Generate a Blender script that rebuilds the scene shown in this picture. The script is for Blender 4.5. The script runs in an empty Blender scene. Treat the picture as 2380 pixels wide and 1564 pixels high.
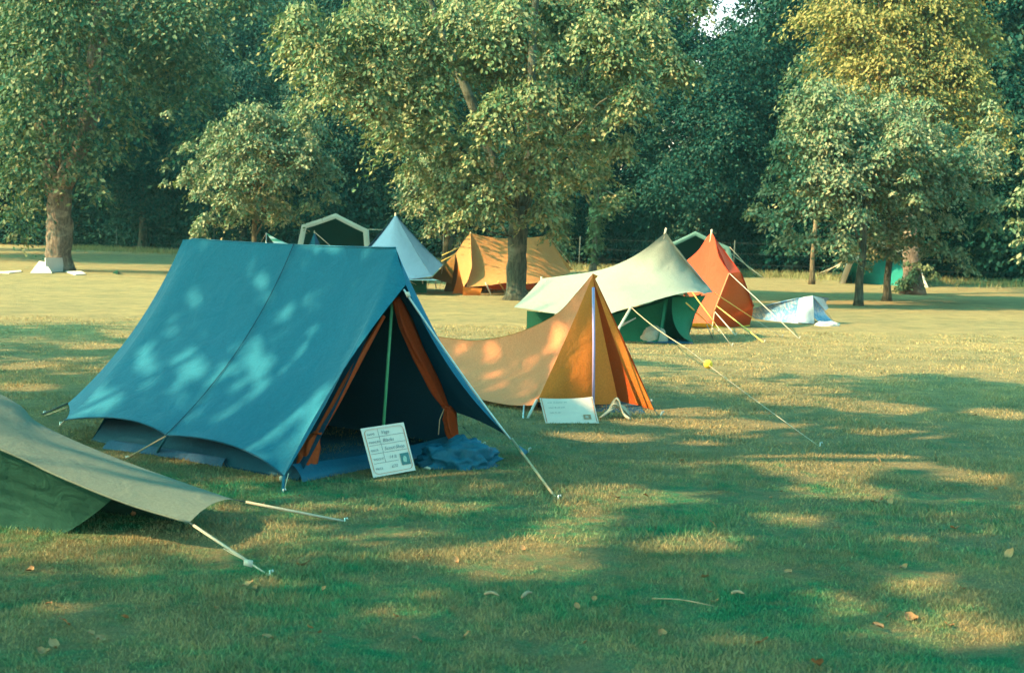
import bpy, math, random
import numpy as np
from mathutils import Vector, noise as mnoise

random.seed(7); RNG = np.random.default_rng(7)
C = bpy.context.scene.collection
scene = bpy.context.scene
V = lambda *a: np.array(a, float)
nrm = lambda v: np.asarray(v, float) / (np.linalg.norm(v) + 1e-12)

# ------------------------------------------------------------------ camera model
F, CX, CY, H = 3305.6, 1190.0, 782.0, 1.6
PITCH, ROLL = math.atan(265.0 / F), 0.02
fwd = V(0, math.cos(PITCH), -math.sin(PITCH)); r0 = V(1, 0, 0); u0 = V(0, math.sin(PITCH), math.cos(PITCH))
rgt = math.cos(ROLL) * r0 + math.sin(ROLL) * u0
up_ = -math.sin(ROLL) * r0 + math.cos(ROLL) * u0
CAM = V(0, 0, H)
def ray(x, y): return fwd * F + rgt * (x - CX) + up_ * (CY - y)
def G(x, y, z=0.0):            # photo point -> world point on the level z
    d = ray(x, y); return CAM + d * ((z - H) / d[2])
def A(x, y, Y):                # photo point -> world point at distance Y
    d = ray(x, y); return CAM + d * (Y / d[1])
def RP(x, y, p0, n):           # photo point -> world point on a plane
    d = ray(x, y); return CAM + d * (np.dot(p0 - CAM, n) / np.dot(d, n))
def PX(p):
    q = np.asarray(p) - CAM; w = q @ fwd
    return CX + F * (q @ rgt) / w, CY - F * (q @ up_) / w
S_ = 2380 / 2400.0
def GS(x, y, z=0.0): return G(x * S_, y * S_, z)
def AS(x, y, Y): return A(x * S_, y * S_, Y)

# ------------------------------------------------------------------ sun
HAZE = .00045
SUN_EL, SUN_BACK = math.radians(37), math.radians(18)
TR = V(math.cos(SUN_EL) * math.cos(SUN_BACK), math.cos(SUN_EL) * math.sin(SUN_BACK), -math.sin(SUN_EL))

# ------------------------------------------------------------------ materials
def lin(h):
    h = h.lstrip('#'); c = [int(h[i:i + 2], 16) / 255 for i in (0, 2, 4)]
    return tuple(x / 12.92 if x <= .04045 else ((x + .055) / 1.055) ** 2.4 for x in c) + (1,)
def c4(c): return tuple(c) + (1,) if len(c) == 3 else tuple(c)
class M:
    def __init__(s, name):
        s.m = bpy.data.materials.new(name); s.m.use_nodes = True
        s.t = s.m.node_tree; s.n = s.t.nodes; s.l = s.t.links
        s.b = s.n['Principled BSDF']; s.o = s.n['Material Output']
    def add(s, k, **kw):
        n = s.n.new(k)
        for a, b in kw.items(): setattr(n, a, b)
        return n
    def tex(s, scale, detail=4, rough=.55, dist=0, vec=None):
        n = s.add('ShaderNodeTexNoise'); n.inputs['Scale'].default_value = scale
        n.inputs['Detail'].default_value = detail; n.inputs['Roughness'].default_value = rough; n.inputs['Distortion'].default_value = dist
        if vec: s.l.new(vec, n.inputs['Vector'])
        return n.outputs['Fac']
    def ramp(s, fac, stops):
        n = s.add('ShaderNodeValToRGB'); e = n.color_ramp.elements
        while len(e) < len(stops): e.new(.5)
        for i, (p, c) in enumerate(stops): e[i].position = p; e[i].color = c4(c)
        s.l.new(fac, n.inputs[0]); return n.outputs[0]
    def mix(s, fac, a, b, mode='MIX'):
        n = s.add('ShaderNodeMix', data_type='RGBA', blend_type=mode)
        for k, v in ((0, fac), (6, a), (7, b)):
            if hasattr(v, 'is_linked') or isinstance(v, bpy.types.NodeSocket): s.l.new(v, n.inputs[k])
            else: n.inputs[k].default_value = c4(v) if k else v
        return n.outputs[2]
    def coord(s, k='Object'): return s.add('ShaderNodeTexCoord').outputs[k]
    def bump(s, h, strength, dist=.01):
        n = s.add('ShaderNodeBump'); n.inputs['Strength'].default_value = strength; n.inputs['Distance'].default_value = dist
        s.l.new(h, n.inputs['Height']); s.l.new(n.outputs[0], s.b.inputs['Normal']); return n.outputs[0]
    def base(s, c):
        if isinstance(c, bpy.types.NodeSocket): s.l.new(c, s.b.inputs['Base Color'])
        else: s.b.inputs['Base Color'].default_value = c4(c)
    def set(s, rough=.8, spec=.2):
        s.b.inputs['Roughness'].default_value = rough; s.b.inputs['Specular IOR Level'].default_value = spec
    def transl(s, col, k):
        t = s.add('ShaderNodeBsdfTranslucent'); x = s.add('ShaderNodeMixShader'); x.inputs[0].default_value = k
        if isinstance(col, bpy.types.NodeSocket): s.l.new(col, t.inputs[0])
        else: t.inputs[0].default_value = c4(col)
        s.l.new(s.b.outputs[0], x.inputs[1]); s.l.new(t.outputs[0], x.inputs[2]); s.l.new(x.outputs[0], s.o.inputs[0])

def sc(c, k): return tuple(min(1, x * k) for x in c[:3])
def cloth(name, col, k=.15, rough=.85, grain=.10, tcol=None, fold=0, sheen=0, inside_shade=None, face=1):
    m = M(name); co = m.coord()
    big = m.tex(1.7, 4, .6, .3, co); fine = m.tex(70, 3, .7, 0, co)
    c = m.mix(m.ramp(big, [(.3, (0, 0, 0)), (.75, (1, 1, 1))]), sc(col, 1 - grain), sc(col, 1 + grain))
    c = m.mix(m.ramp(fine, [(.3, (0, 0, 0)), (.7, (1, 1, 1))]), sc(col, .74), c)
    # sparse stains
    st = m.tex(6, 6, .65, .4, co)
    c = m.mix(m.ramp(st, [(.66, (0, 0, 0)), (.8, (.35, .35, .35))]), c, sc(col, .6))
    m.base(c); m.set(rough, .15)
    wr = m.add('ShaderNodeMath', operation='ADD'); m.l.new(fine, wr.inputs[0])
    w2 = m.tex(5, 3, .5, 1.2, co); mu = m.add('ShaderNodeMath', operation='MULTIPLY'); mu.inputs[1].default_value = 5 + fold
    m.l.new(w2, mu.inputs[0]); m.l.new(mu.outputs[0], wr.inputs[1])
    m.bump(wr.outputs[0], .35, .006)
    if inside_shade:
        m.base(m.mix(m.add('ShaderNodeNewGeometry').outputs['Backfacing'], *((c, inside_shade) if face > 0 else (inside_shade, c))))  # one face of the cloth takes a darker colour for the shade inside
    if sheen: m.b.inputs['Sheen Weight'].default_value = sheen; m.b.inputs['Sheen Roughness'].default_value = .4; m.b.inputs['Sheen Tint'].default_value = (1, .95, .9, 1)
    if k: m.transl(tcol or c, k)
    return m.m
def plain(name, col, rough=.7, spec=.25, var=.15, scale=30, bump=.2, metal=0):
    m = M(name); co = m.coord(); f = m.tex(scale, 4, .6, .2, co)
    m.base(m.mix(m.ramp(f, [(.3, (0, 0, 0)), (.7, (1, 1, 1))]), sc(col, 1 - var), sc(col, 1 + var))); m.set(rough, spec)
    m.b.inputs['Metallic'].default_value = metal
    m.bump(f, bump, .005); return m.m
def leafmat(name, c1, c2, k=.3, rough=.6, c3=None, spec=.10):
    m = M(name); g = m.add('ShaderNodeNewGeometry').outputs['Random Per Island']
    st = [(0, c1), (.75, c2), (1, c3 or c2)]
    c = m.ramp(g, st); co = m.coord(); big = m.tex(.5, 2, .5, 0, co)
    c = m.mix(m.ramp(big, [(.35, (0, 0, 0)), (.65, (1, 1, 1))]), c, m.mix(1.0, c, (.78, .86, .8), 'MULTIPLY'))
    m.base(c); m.set(rough, spec)
    m.transl(m.mix(1.0, c, (.65, 1.0, .6), 'MULTIPLY'), k); return m.m

GREEN, DRY, STRAW = (.035, .195, .095), (.275, .20, .105), (.43, .27, .13)
def grass_colour(m, blade=False):
    co = m.add('ShaderNodeNewGeometry').outputs['Position']
    mp = m.add('ShaderNodeMapping'); mp.inputs['Scale'].default_value = (1, 1, 0); m.l.new(co, mp.inputs[0]); v = mp.outputs[0]
    a = m.tex(.55, 5, .62, .6, v); b = m.tex(5.5, 5, .7, .5, v)
    # the far meadow takes more straw colour than the near lawn
    sp = m.add('ShaderNodeSeparateXYZ'); m.l.new(co, sp.inputs[0])
    mr = m.add('ShaderNodeMapRange'); m.l.new(sp.outputs[1], mr.inputs[0])
    for i, x in zip((1, 2, 3, 4), (6, 19, -.04, .23)): mr.inputs[i].default_value = x
    s1 = m.add('ShaderNodeMath', operation='MULTIPLY_ADD'); s1.inputs[1].default_value = .55; m.l.new(b, s1.inputs[0])
    s0 = m.add('ShaderNodeMath', operation='MULTIPLY'); s0.inputs[1].default_value = .5; m.l.new(a, s0.inputs[0]); m.l.new(s0.outputs[0], s1.inputs[2])
    s2 = m.add('ShaderNodeMath', operation='ADD'); m.l.new(s1.outputs[0], s2.inputs[0]); m.l.new(mr.outputs[0], s2.inputs[1])
    st_ = m.add('ShaderNodeMapping'); st_.inputs['Scale'].default_value = (.12, .7, 0); m.l.new(co, st_.inputs[0]); sk = m.tex(1, 4, .6, .4, st_.outputs[0])
    s3 = m.add('ShaderNodeMath', operation='MULTIPLY_ADD'); s3.inputs[1].default_value = .34; m.l.new(sk, s3.inputs[0]); s4 = m.add('ShaderNodeMath', operation='SUBTRACT'); s4.inputs[1].default_value = .17; m.l.new(s2.outputs[0], s4.inputs[0]); m.l.new(s4.outputs[0], s3.inputs[2]); s2 = s3
    c = m.ramp(s2.outputs[0], [(.38, GREEN), (.54, DRY), (.85, STRAW)])
    tn = m.tex(2.2, 9, .72, .5, v); c = m.mix(1, c, m.ramp(tn, [(.32, (.66, .74, .7)), (.5, (.95, .97, .95)), (.68, (1.22, 1.16, 1.05))]), 'MULTIPLY')
    return c, v
def make_ground():
    m = M('lawn'); c, v = grass_colour(m)
    f = m.tex(60, 6, .75, .3, v); f2 = m.tex(240, 3, .7, 0, v)
    c = m.mix(m.ramp(f, [(.32, (0, 0, 0)), (.62, (1, 1, 1))]), m.mix(1, c, (.5, .58, .5), 'MULTIPLY'), c)
    m.base(c); m.set(.95, .1)
    ad = m.add('ShaderNodeMath', operation='ADD'); m.l.new(f, ad.inputs[0]); m.l.new(f2, ad.inputs[1])
    m.bump(ad.outputs[0], .9, .03); return m.m
def make_blade():
    m = M('grass_blade'); c, v = grass_colour(m)
    g = m.add('ShaderNodeNewGeometry').outputs['Random Per Island']
    c = m.mix(1, c, m.ramp(g, [(0, (.6, .72, .6)), (.75, (1.05, 1.05, 1.0)), (1, (1.4, 1.3, 1.1))]), 'MULTIPLY')
    m.base(c); m.set(.7, .2); m.transl(c, .25); return m.m

MAT = {}
def bark(name, c1, c2):
    m = M(name); co = m.coord()
    mp = m.add('ShaderNodeMapping'); mp.inputs['Scale'].default_value = (1, 1, .22); m.l.new(co, mp.inputs[0])
    f = m.tex(16, 7, .7, .8, mp.outputs[0]); p = m.tex(2.2, 3, .6, .4, co)
    c = m.ramp(f, [(.35, sc(c1, .45)), (.5, c1), (.7, c2)])
    c = m.mix(m.ramp(p, [(.52, (0, 0, 0)), (.62, (.8, .8, .8))]), c, sc(c2, 1.25))
    m.base(c); m.set(.95, .1); m.bump(f, 1, .05); return m.m

BLUE = (.008, .126, .196)
MAT.update(
    lawn=make_ground(), blade=make_blade(),
    blue=cloth('blue_canvas', BLUE, .05, sheen=.2), blue_lined=cloth('shaded_inside_blue_canvas', BLUE, .03, inside_shade=(.006, .04, .065), face=-1), blue_in=cloth('dark_blue_cotton', (.02, .075, .115), .06),
    blue_sill=cloth('blue_groundsheet', (.010, .085, .135), .0, .5), blue_far=cloth('pale_blue_canvas', (.05, .115, .195), .08),
    rust=cloth('rust_curtain', (.42, .06, .012), .15), orange=cloth('orange_canvas', (.66, .205, .09), .12, fold=3),
    saffron=cloth('saffron_canvas', (.74, .21, .035), .35, fold=3), brown=cloth('tan_orange_canvas', (.56, .235, .08), .15),
    browndk=cloth('shade_brown_canvas', (.20, .085, .02), .05), pale=cloth('pale_green_canvas', (.275, .26, .205), .12),
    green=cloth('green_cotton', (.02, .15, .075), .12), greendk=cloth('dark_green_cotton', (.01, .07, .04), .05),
    red=cloth('red_orange_nylon', (.66, .075, .032), .15, fold=2), redfront=cloth('shade_red_nylon', (.50, .075, .012), .25, fold=2),
    yellow=cloth('yellow_groundsheet', (.70, .42, .03), .1, .5), olive=cloth('olive_canvas', (.135, .15, .11), .06),
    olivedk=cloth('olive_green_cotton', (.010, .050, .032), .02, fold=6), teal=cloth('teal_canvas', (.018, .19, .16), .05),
    cream=cloth('cream_canvas', (.50, .42, .34), .1), mint=cloth('mint_canvas', (.17, .27, .22), .1),
    foil=cloth('shiny_blue_film', (.10, .21, .34), .1, .25), foilpale=cloth('shiny_pale_film', (.40, .42, .44), .1, .25),
    card=plain('white_card', (.62, .49, .41), .75, .2, .04, 12, .05), redline=plain('red_ink', (.55, .16, .08), .8, .1, .1),
    ink=plain('grey_ink', (.13, .14, .16), .9, .05, .1), photo1=plain('photo_print_dark', (.05, .11, .10), .3, .4, .3, 60),
    photo2=plain('photo_print_pale', (.28, .33, .25), .3, .4, .3, 80), photo3=plain('photo_print_brown', (.30, .17, .09), .3, .4, .3, 80),
    rope=plain('tan_rope', (.42, .28, .17), .9, .1, .25, 200, .6), ropey=plain('yellow_rope', (.72, .42, .10), .8, .15, .2, 200, .5),
    ropew=plain('pale_cord', (.46, .35, .25), .8, .15, .15, 200, .5), ropeb=plain('dark_cord', (.03, .05, .05), .8, .15, .15, 200, .5),
    strap=plain('blue_strap', (.02, .10, .14), .8, .15, .2, 80), metal=plain('grey_metal', (.45, .45, .43), .35, .5, .1, 40, .1, .8),
    polegreen=plain('green_painted_pole', (.06, .26, .12), .45, .4, .1), wood=plain('bare_wood_pole', (.55, .40, .27), .7, .2, .2),
    lavender=plain('lavender_tape', (.30, .24, .42), .7, .2, .1), plastic=plain('white_plastic', (.42, .36, .29), .4, .4, .05),
    ball=plain('yellow_foam', (.75, .42, .04), .8, .2, .1, 40, .3), canvasbag=cloth('beige_canvas', (.36, .31, .22), .0),
    tape=plain('pale_hem_tape', (.45, .52, .50), .8, .2, .1), fence=plain('grey_weathered_post', (.07, .075, .06), .9, .1, .3),
    wire=plain('dull_wire', (.06, .065, .06), .6, .4, .2), deadleaf=plain('dry_brown_leaf', (.30, .14, .06), .8, .2, .35, 25),
    deadleaf2=plain('bleached_dry_leaf', (.34, .18, .08), .8, .2, .3, 25), twig=plain('pale_twig', (.29, .19, .115), .9, .1, .2),
    bark=bark('rough_bark', (.13, .085, .05), (.26, .17, .10)), barkdk=bark('dark_bark', (.055, .05, .035), (.115, .095, .065)),
    barkpale=bark('pale_bark', (.14, .09, .065), (.25, .165, .115)),
    leafA=leafmat('maple_leaf', (.06, .12, .055), (.27, .215, .10), .18, c3=(.40, .295, .15)),
    leafG=leafmat('grey_green_leaf', (.06, .125, .065), (.25, .215, .12), .2, c3=(.36, .28, .16)),
    leafY=leafmat('golden_leaf', (.20, .15, .05), (.31, .215, .07), .22, c3=(.40, .255, .08)),
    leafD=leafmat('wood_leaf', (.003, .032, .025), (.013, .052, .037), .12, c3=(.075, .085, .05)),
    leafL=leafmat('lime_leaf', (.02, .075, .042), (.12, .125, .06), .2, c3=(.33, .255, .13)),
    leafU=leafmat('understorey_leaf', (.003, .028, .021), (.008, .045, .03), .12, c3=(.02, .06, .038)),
    ivy=leafmat('ivy_leaf', (.10, .12, .05), (.20, .19, .09), .15),
    tallgrass=leafmat('dry_tall_grass', (.20, .15, .06), (.36, .27, .12), .25),
)

m = M('mottled_film'); co_ = m.coord(); f_ = m.tex(9, 5, .65, 1.5, co_); m.base(m.ramp(f_, [(.42, (.09, .19, .32)), (.52, (.15, .25, .36)), (.62, (.30, .31, .34))])); m.set(.25, .5); m.bump(f_, .6, .03); MAT['foil'] = m.m
# ------------------------------------------------------------------ objects
def empty(name, loc, label=None, cat=None, group=None):
    o = bpy.data.objects.new(name, None); C.objects.link(o); o.location = Vector(loc); o.empty_display_size = .1
    tag(o, label, cat, group); return o
def tag(o, label=None, cat=None, group=None, kind=None):
    for k, v in (('label', label), ('category', cat), ('group', group), ('kind', kind)):
        if v: o[k] = v
    return o
def world_of(o):
    p = V(0, 0, 0)
    while o is not None: p = p + np.array(o.location); o = o.parent
    return p
def link(name, me, mat, parent=None, label=None, mod=None):
    o = bpy.data.objects.new(name, me); C.objects.link(o)
    if mat is not None: me.materials.append(MAT[mat] if isinstance(mat, str) else mat)
    if parent: o.parent = parent
    if label: o['label'] = label
    return o
def mesh(name, verts, faces, mat, parent=None, smooth=True, label=None, mats=None, mi=None):
    verts = np.asarray(verts, float)
    if parent is not None: verts = verts - world_of(parent)
    me = bpy.data.meshes.new(name); me.from_pydata(verts.tolist(), [], [tuple(int(i) for i in f) for f in faces]); me.update()
    if smooth: me.polygons.foreach_set('use_smooth', [True] * len(me.polygons))
    o = link(name, me, mat, parent, label)
    if mats:
        for q in mats: me.materials.append(MAT[q])
        me.polygons.foreach_set('material_index', mi)
    return o
def bigmesh(name, verts, tris, mat, parent=None):
    verts = np.asarray(verts, np.float32)
    if parent is not None: verts = verts - world_of(parent).astype(np.float32)
    me = bpy.data.meshes.new(name); n, k = len(verts), len(tris)
    me.vertices.add(n); me.vertices.foreach_set('co', verts.ravel().astype(np.float32))
    me.loops.add(3 * k); me.loops.foreach_set('vertex_index', np.asarray(tris, np.int32).ravel())
    me.polygons.add(k); me.polygons.foreach_set('loop_start', np.arange(0, 3 * k, 3, dtype=np.int32))
    me.update(calc_edges=True); return link(name, me, mat, parent)
class MB:                      # collects pieces of ONE mesh
    def __init__(s): s.v, s.f = [], []
    def put(s, v, f):
        k = len(s.v); s.v += [tuple(p) for p in v]; s.f += [tuple(i + k for i in q) for q in f]; return s
    def tube(s, pts, rad, n=8, cap=True, jit=0, flat=1.0):
        pts = [np.asarray(p, float) for p in pts]; rad = rad if hasattr(rad, '__len__') else [rad] * len(pts)
        v, f = [], []; ref = V(0, 0, 1) if abs(nrm(pts[-1] - pts[0])[2]) < .9 else V(1, 0, 0)
        for i, p in enumerate(pts):
            t = nrm(pts[min(i + 1, len(pts) - 1)] - pts[max(i - 1, 0)]); a = nrm(np.cross(t, ref)); b = np.cross(a, t)
            for k in range(n):
                w = 2 * math.pi * k / n; r = rad[i]
                if jit: r *= 1 + jit * mnoise.noise(Vector((math.cos(w) * 1.6, math.sin(w) * 1.6, i * .55 + p[0])))
                v.append(p + r * (math.cos(w) * a + math.sin(w) * b * flat))
        for i in range(len(pts) - 1):
            for k in range(n):
                q = (k + 1) % n; f.append((i * n + k, i * n + q, (i + 1) * n + q, (i + 1) * n + k))
        if cap: f.append(tuple(range(n))[::-1]); f.append(tuple((len(pts) - 1) * n + k for k in range(n)))
        return s.put(v, f)
    def slab(s, q, t):          # four corners, thickness
        q = [np.asarray(p, float) for p in q]; n = nrm(np.cross(q[1] - q[0], q[3] - q[0])) * t
        return s.put(q + [p + n for p in q], [(0, 1, 2, 3), (7, 6, 5, 4), (0, 4, 5, 1), (1, 5, 6, 2), (2, 6, 7, 3), (3, 7, 4, 0)])
    def grid(s, g):
        nu, nv = len(g), len(g[0])
        return s.put([p for r in g for p in r], [(i * nv + j, (i + 1) * nv + j, (i + 1) * nv + j + 1, i * nv + j + 1) for i in range(nu - 1) for j in range(nv - 1)])
    def build(s, name, mat, parent=None, smooth=True, label=None): return mesh(name, s.v, s.f, mat, parent, smooth, label)

def cat(p, q, n=16, sag=0.0, dirn=(0, 0, -1)):
    p, q, d = np.asarray(p, float), np.asarray(q, float), np.asarray(dirn, float)
    return [p + (q - p) * t + d * sag * 4 * t * (1 - t) for t in np.linspace(0, 1, n)]
def poly(pts, n=24):           # smooth (Catmull-Rom) curve through points, n samples
    P = [np.asarray(p, float) for p in pts]; P = [2 * P[0] - P[1]] + P + [2 * P[-1] - P[-2]]; out = []
    m = len(P) - 3
    for s in np.linspace(0, m - 1e-6, n):
        i = int(s); t = s - i; a, b, c, d = P[i:i + 4]
        out.append(.5 * ((2 * b) + (c - a) * t + (2 * a - 5 * b + 4 * c - d) * t * t + (3 * b - a - 3 * c + d) * t ** 3))
    return out
def resample(pts, n):
    pts = np.asarray(pts); d = np.r_[0, np.cumsum(np.linalg.norm(np.diff(pts, axis=0), axis=1))]
    t = np.linspace(0, d[-1], n); return [V(*[np.interp(x, d, pts[:, k]) for k in range(3)]) for x in t]
def ruled(ca, cb, nv=14, bulge=(0, 0, 0), wr=.006, seed=0, freq=3.0, pleat=0):
    bulge = np.asarray(bulge, float); bl = bulge if bulge.ndim == 2 else np.repeat(bulge[None], len(ca), 0); g = []; n = len(ca)
    for i, (p, q) in enumerate(zip(ca, cb)):
        row = []
        for t in np.linspace(0, 1, nv):
            x = p + (q - p) * t + bl[i] * 4 * t * (1 - t)
            e = math.sin(math.pi * t) ** .7 * min(1, 4 * min(i, n - 1 - i) / n + .25)
            w = mnoise.noise(Vector(tuple(x * freq)) + Vector((seed, 0, 0))) * wr * e
            if pleat: w += pleat * math.sin(i / n * 60 + 3 * t) * e
            row.append(x + V(.5 * w, -w, .6 * w))
        g.append(row)
    return g
def pucker(g, corners, amp=.012, reach=.4, k=9):
    for i, row in enumerate(g):
        for j, p in enumerate(row):
            for q, c_ in enumerate(corners):
                v = p - c_; d = np.linalg.norm(v)
                if 1e-6 < d < reach * 4:
                    th = math.atan2(v[2], math.hypot(v[0], v[1]) * (1 if v[0] > 0 else -1)); p += V(.5, -.7, .5) * amp * math.exp(-d / reach) * min(1, d / .08) * math.sin(th * k + q * 2 + 2 * mnoise.noise(Vector(tuple(p * 3))))
    return g
def line(name, a, b, r, mat, root, sag=0.0, n=8, label=None):
    r *= .8
    return MB().tube(cat(a, b, n if sag else 3, sag), r, 6).build(name, mat, root, label=label)
def peg(p, root, mat='metal', lean=(.25, -.1), h=.05, r=.005):
    h = min(h, .06) * .6; lean = (lean[0], lean[1])
    p = np.asarray(p, float); t = p + V(lean[0] * h, lean[1] * h, h)
    MB().tube([p - V(0, 0, .03), t, t + V(.010, 0, .003), t + V(.014, 0, -.008)], r, 6).build('tent_peg', mat, root)

# ------------------------------------------------------------------ ground and sky
b = 260; n_ = 40; xs = np.linspace(-b, b, n_)
g_ = [[V(x, y, 0) for y in np.linspace(-b, b, n_)] for x in xs]
tag(MB().grid(g_).build('lawn', 'lawn', smooth=False), 'mown meadow of green and straw coloured grass', 'meadow', kind='structure')

# ------------------------------------------------------------------ big blue ridge tent
pole0 = G(885, 1075); ax = nrm(V(-.77, .64, 0)); perp = nrm(V(-.64, -.77, 0))
tA = A(920, 577, 9.4); tR = A(445, 556, 10.93); tB = A(943, 662, 9.2)
FL = G(660, 1106, .07); RL = G(152, 976, .15); ML = A(388, 1012, 9.2); FR = G(1190, 1020, .12); RX = G(158, 937, .16)
root = empty('ridge_tent', pole0, 'large blue ridge tent with dappled flysheet and rust curtains at its open front', 'tent')
def hem(p, m, q, lift, n=13):
    up = nrm(tA - (p + q) / 2)
    h1 = cat(p, m, n, -lift, tuple(-1 * -up)) ; h2 = cat(m, q, n, -lift, tuple(up))
    h1 = cat(p, m, n, lift, tuple(up)); h2 = cat(m, q, n, lift, tuple(up)); return h1 + h2[1:]
hemL = hem(FL, ML, RL, .085)
nR = len(hemL)
ridge = cat(tA, tR, nR, .012)
left_top = cat(tB, tA, 8, -.02) [:-1] + ridge
left_hem = [FL + (hemL[0] - FL) * 0 for _ in range(7)] + hemL
# rear flap of the flysheet, drawn out behind the pole
rear = [tR + (tR - tA) * .001] ; back_hem = cat(RL, RX, 6, .02, (1, 0, 0))[1:]
left_top += [tR + ax * .02 * k for k in range(1, 6)]; left_hem += back_hem
nb_ = len(left_top); kk = np.clip(np.arange(nb_) / 10, 0, 1)[:, None]
MB().grid(pucker(ruled(left_top, left_hem, 44, V(-.05, -.01, .0) * (1 - kk) + V(.05, .04, -.07) * kk, .016, 3, 2.2), (FL, ML, RL, tA, tR, A(685, 569, 10.1)), .016, .3, 11)).build('flysheet', 'blue', root)
mid = lambda p: p - 2 * np.dot(p - tA, perp) * perp
RRr = mid(RL); MR = mid(ML)
hemR = hem(FR, MR, RRr, .12)
MB().grid(ruled(cat(tB, tA, 8, -.02)[:-1] + ridge, [FR] * 7 + hemR, 18, (-.04, -.05, -.06), .01, 9, 2.2)).build('flysheet', 'blue_lined', root)  # inner face painted darker to give the shade within the tent
# seam of the flysheet
sm0, sm1 = A(685, 569, 10.1), ML
seam = [p + V(.05, .04, -.07) * 4 * t * (1 - t) + V(-.006, -.008, .006) for t, p in zip(np.linspace(0, 1, 14), cat(sm0, sm1, 14))]
MB().tube(seam, .005, 5, flat=.5).build('seam', 'blue_in', root)
MB().tube([p + V(-.003, -.006, .002) for p in hemL], .005, 5).build('hem_tape', 'blue_in', root)
MB().tube([p + V(0, 0, .003) for p in ridge], .006, 5).build('ridge_tape', 'blue', root)
# inner tent
iFL, iFR = G(690, 1118), G(1075, 1040); iRL = G(212, 1024); iRR = iFR + (iRL - iFL)
iA, iR = tA - V(0, 0, .09), tR - V(0, 0, .10) - ax * .12
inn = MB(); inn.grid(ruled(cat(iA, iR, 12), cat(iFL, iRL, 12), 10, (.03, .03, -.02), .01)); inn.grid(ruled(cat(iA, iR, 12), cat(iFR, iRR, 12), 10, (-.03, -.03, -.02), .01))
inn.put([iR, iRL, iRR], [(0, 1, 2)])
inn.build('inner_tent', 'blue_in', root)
lipt = cat(iFL + V(0, 0, .10) - ax * -.05, iFR + V(0, 0, .10) + ax * .05, 16, .03)
MB().grid(ruled(lipt, cat(iFL - ax * .05, iFR - ax * .05, 16), 8, -ax * .02 + V(0, 0, .0), .035, 4, 7)).build('sill', 'blue_sill', root)
MB().slab([iFL + V(0, 0, .005), iFR + V(0, 0, .005), iRR + V(0, 0, .005), iRL + V(0, 0, .005)], .006).build('groundsheet', 'blue_in', root)
# edge of the groundsheet showing under the flysheet
e0, e1 = G(255, 1040), G(520, 1085)
MB().grid(ruled(cat(e0 + V(.02, .03, .05), e1 + V(.02, .03, .05), 12), cat(e0 + perp * .06, e1 + perp * .02, 12, -.04, tuple(perp)), 5, (0, 0, .02), .01)).build('groundsheet_edge', 'blue_far', root)
MB().tube(cat(pole0, tA - V(0, 0, .03), 3), .011, 10).build('upright_pole', 'polegreen', root)
MB().tube([iR - V(0, 0, 1.32), tR - V(0, 0, .02)], .011, 8).build('upright_pole', 'polegreen', root)
fp = lambda x, y, o=.04: RP(x, y, pole0 - ax * o, ax)
def pleats(path, rad, root, name='curtain', n=18, amp=.25, flat=.55):
    m = MB(); pts = poly(path, 22); rr = np.interp(np.linspace(0, 1, 22), np.linspace(0, 1, len(rad)), rad)
    v, f = [], []
    for i, p in enumerate(pts):
        t = nrm(pts[min(i + 1, 21)] - pts[max(i - 1, 0)]); a = nrm(np.cross(t, ax)); b2 = np.cross(a, t)
        for k in range(n):
            w = 2 * math.pi * k / n; r = rr[i] * (1 + amp * math.sin(5 * w + 1.5 * math.sin(i * .3)))
            v.append(p + r * (math.cos(w) * a + flat * math.sin(w) * b2))
    for i in range(21):
        for k in range(n): f.append((i * n + k, i * n + (k + 1) % n, (i + 1) * n + (k + 1) % n, (i + 1) * n + k))
    m.put(v, f); return m.build(name, 'rust', root)
c = pleats([fp(893, 735), fp(850, 810), fp(800, 900), fp(752, 985), fp(738, 1008)], [.012, .02, .028, .026, .02], root)
c2 = pleats([fp(738, 1006), fp(727, 1030), fp(718, 1060), fp(708, 1085), fp(700, 1103)], [.02, .062, .072, .062, .045], root)
c = pleats([fp(922, 695), fp(945, 755), fp(978, 830), fp(1012, 900), fp(1037, 945)], [.03, .055, .05, .045, .022], root)
c2 = pleats([fp(1038, 945), fp(1046, 968), fp(1050, 1000), fp(1054, 1022), fp(1052, 1037)], [.022, .058, .05, .035, .02], root)
for q in ((fp(738, 1006, .06), .026), (fp(1038, 946, .06), .028)):
    MB().tube([q[0] + V(math.cos(w) * q[1], math.sin(w) * q[1], .003 * math.sin(3 * w)) for w in np.linspace(0, 6.28, 13)], .007, 6).build('curtain_tie', 'rust', root)
MB().tube([fp(1032, 950, .07), fp(1022, 975, .07), fp(1019, 1010, .07)], .004, 5).build('tie_cord', 'rope', root)
# front edge, guy line, pegs
MB().tube([p + V(-.012, -.012, 0) for p in cat(tB - V(0, 0, .03), FR, 12, .02)], .007, 6).build('hem_tape', 'tape', root)
MB().tube([A(947, 680, 9.14), A(950, 690, 9.13)], .014, 7).build('toggle', 'plastic', root)
gp = G(1295, 1162); line('guy_line', FR, gp, .011, 'rope', root); peg(gp, root, h=.05)
MB().grid(ruled(cat(A(1205, 1034, 9.4), A(1213, 1056, 9.3), 4), cat(G(1230, 1050), G(1222, 1056), 4), 4)).build('peg_loop', 'strap', root)
peg(G(1226, 1052), root, 'plastic', (.3, 0), .1); peg(G(1118, 1040), root, 'plastic', (.5, .1), .09)
line('guy_line', A(1075, 990, 10), G(1118, 1040), .003, 'ropeb', root)
line('peg_loop', FL, G(657, 1143), .012, 'strap', root); line('guy_line', FL + V(.03, -.02, .02), G(660, 1141), .004, 'ropew', root); peg(G(657, 1143), root, h=.03)
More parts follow.
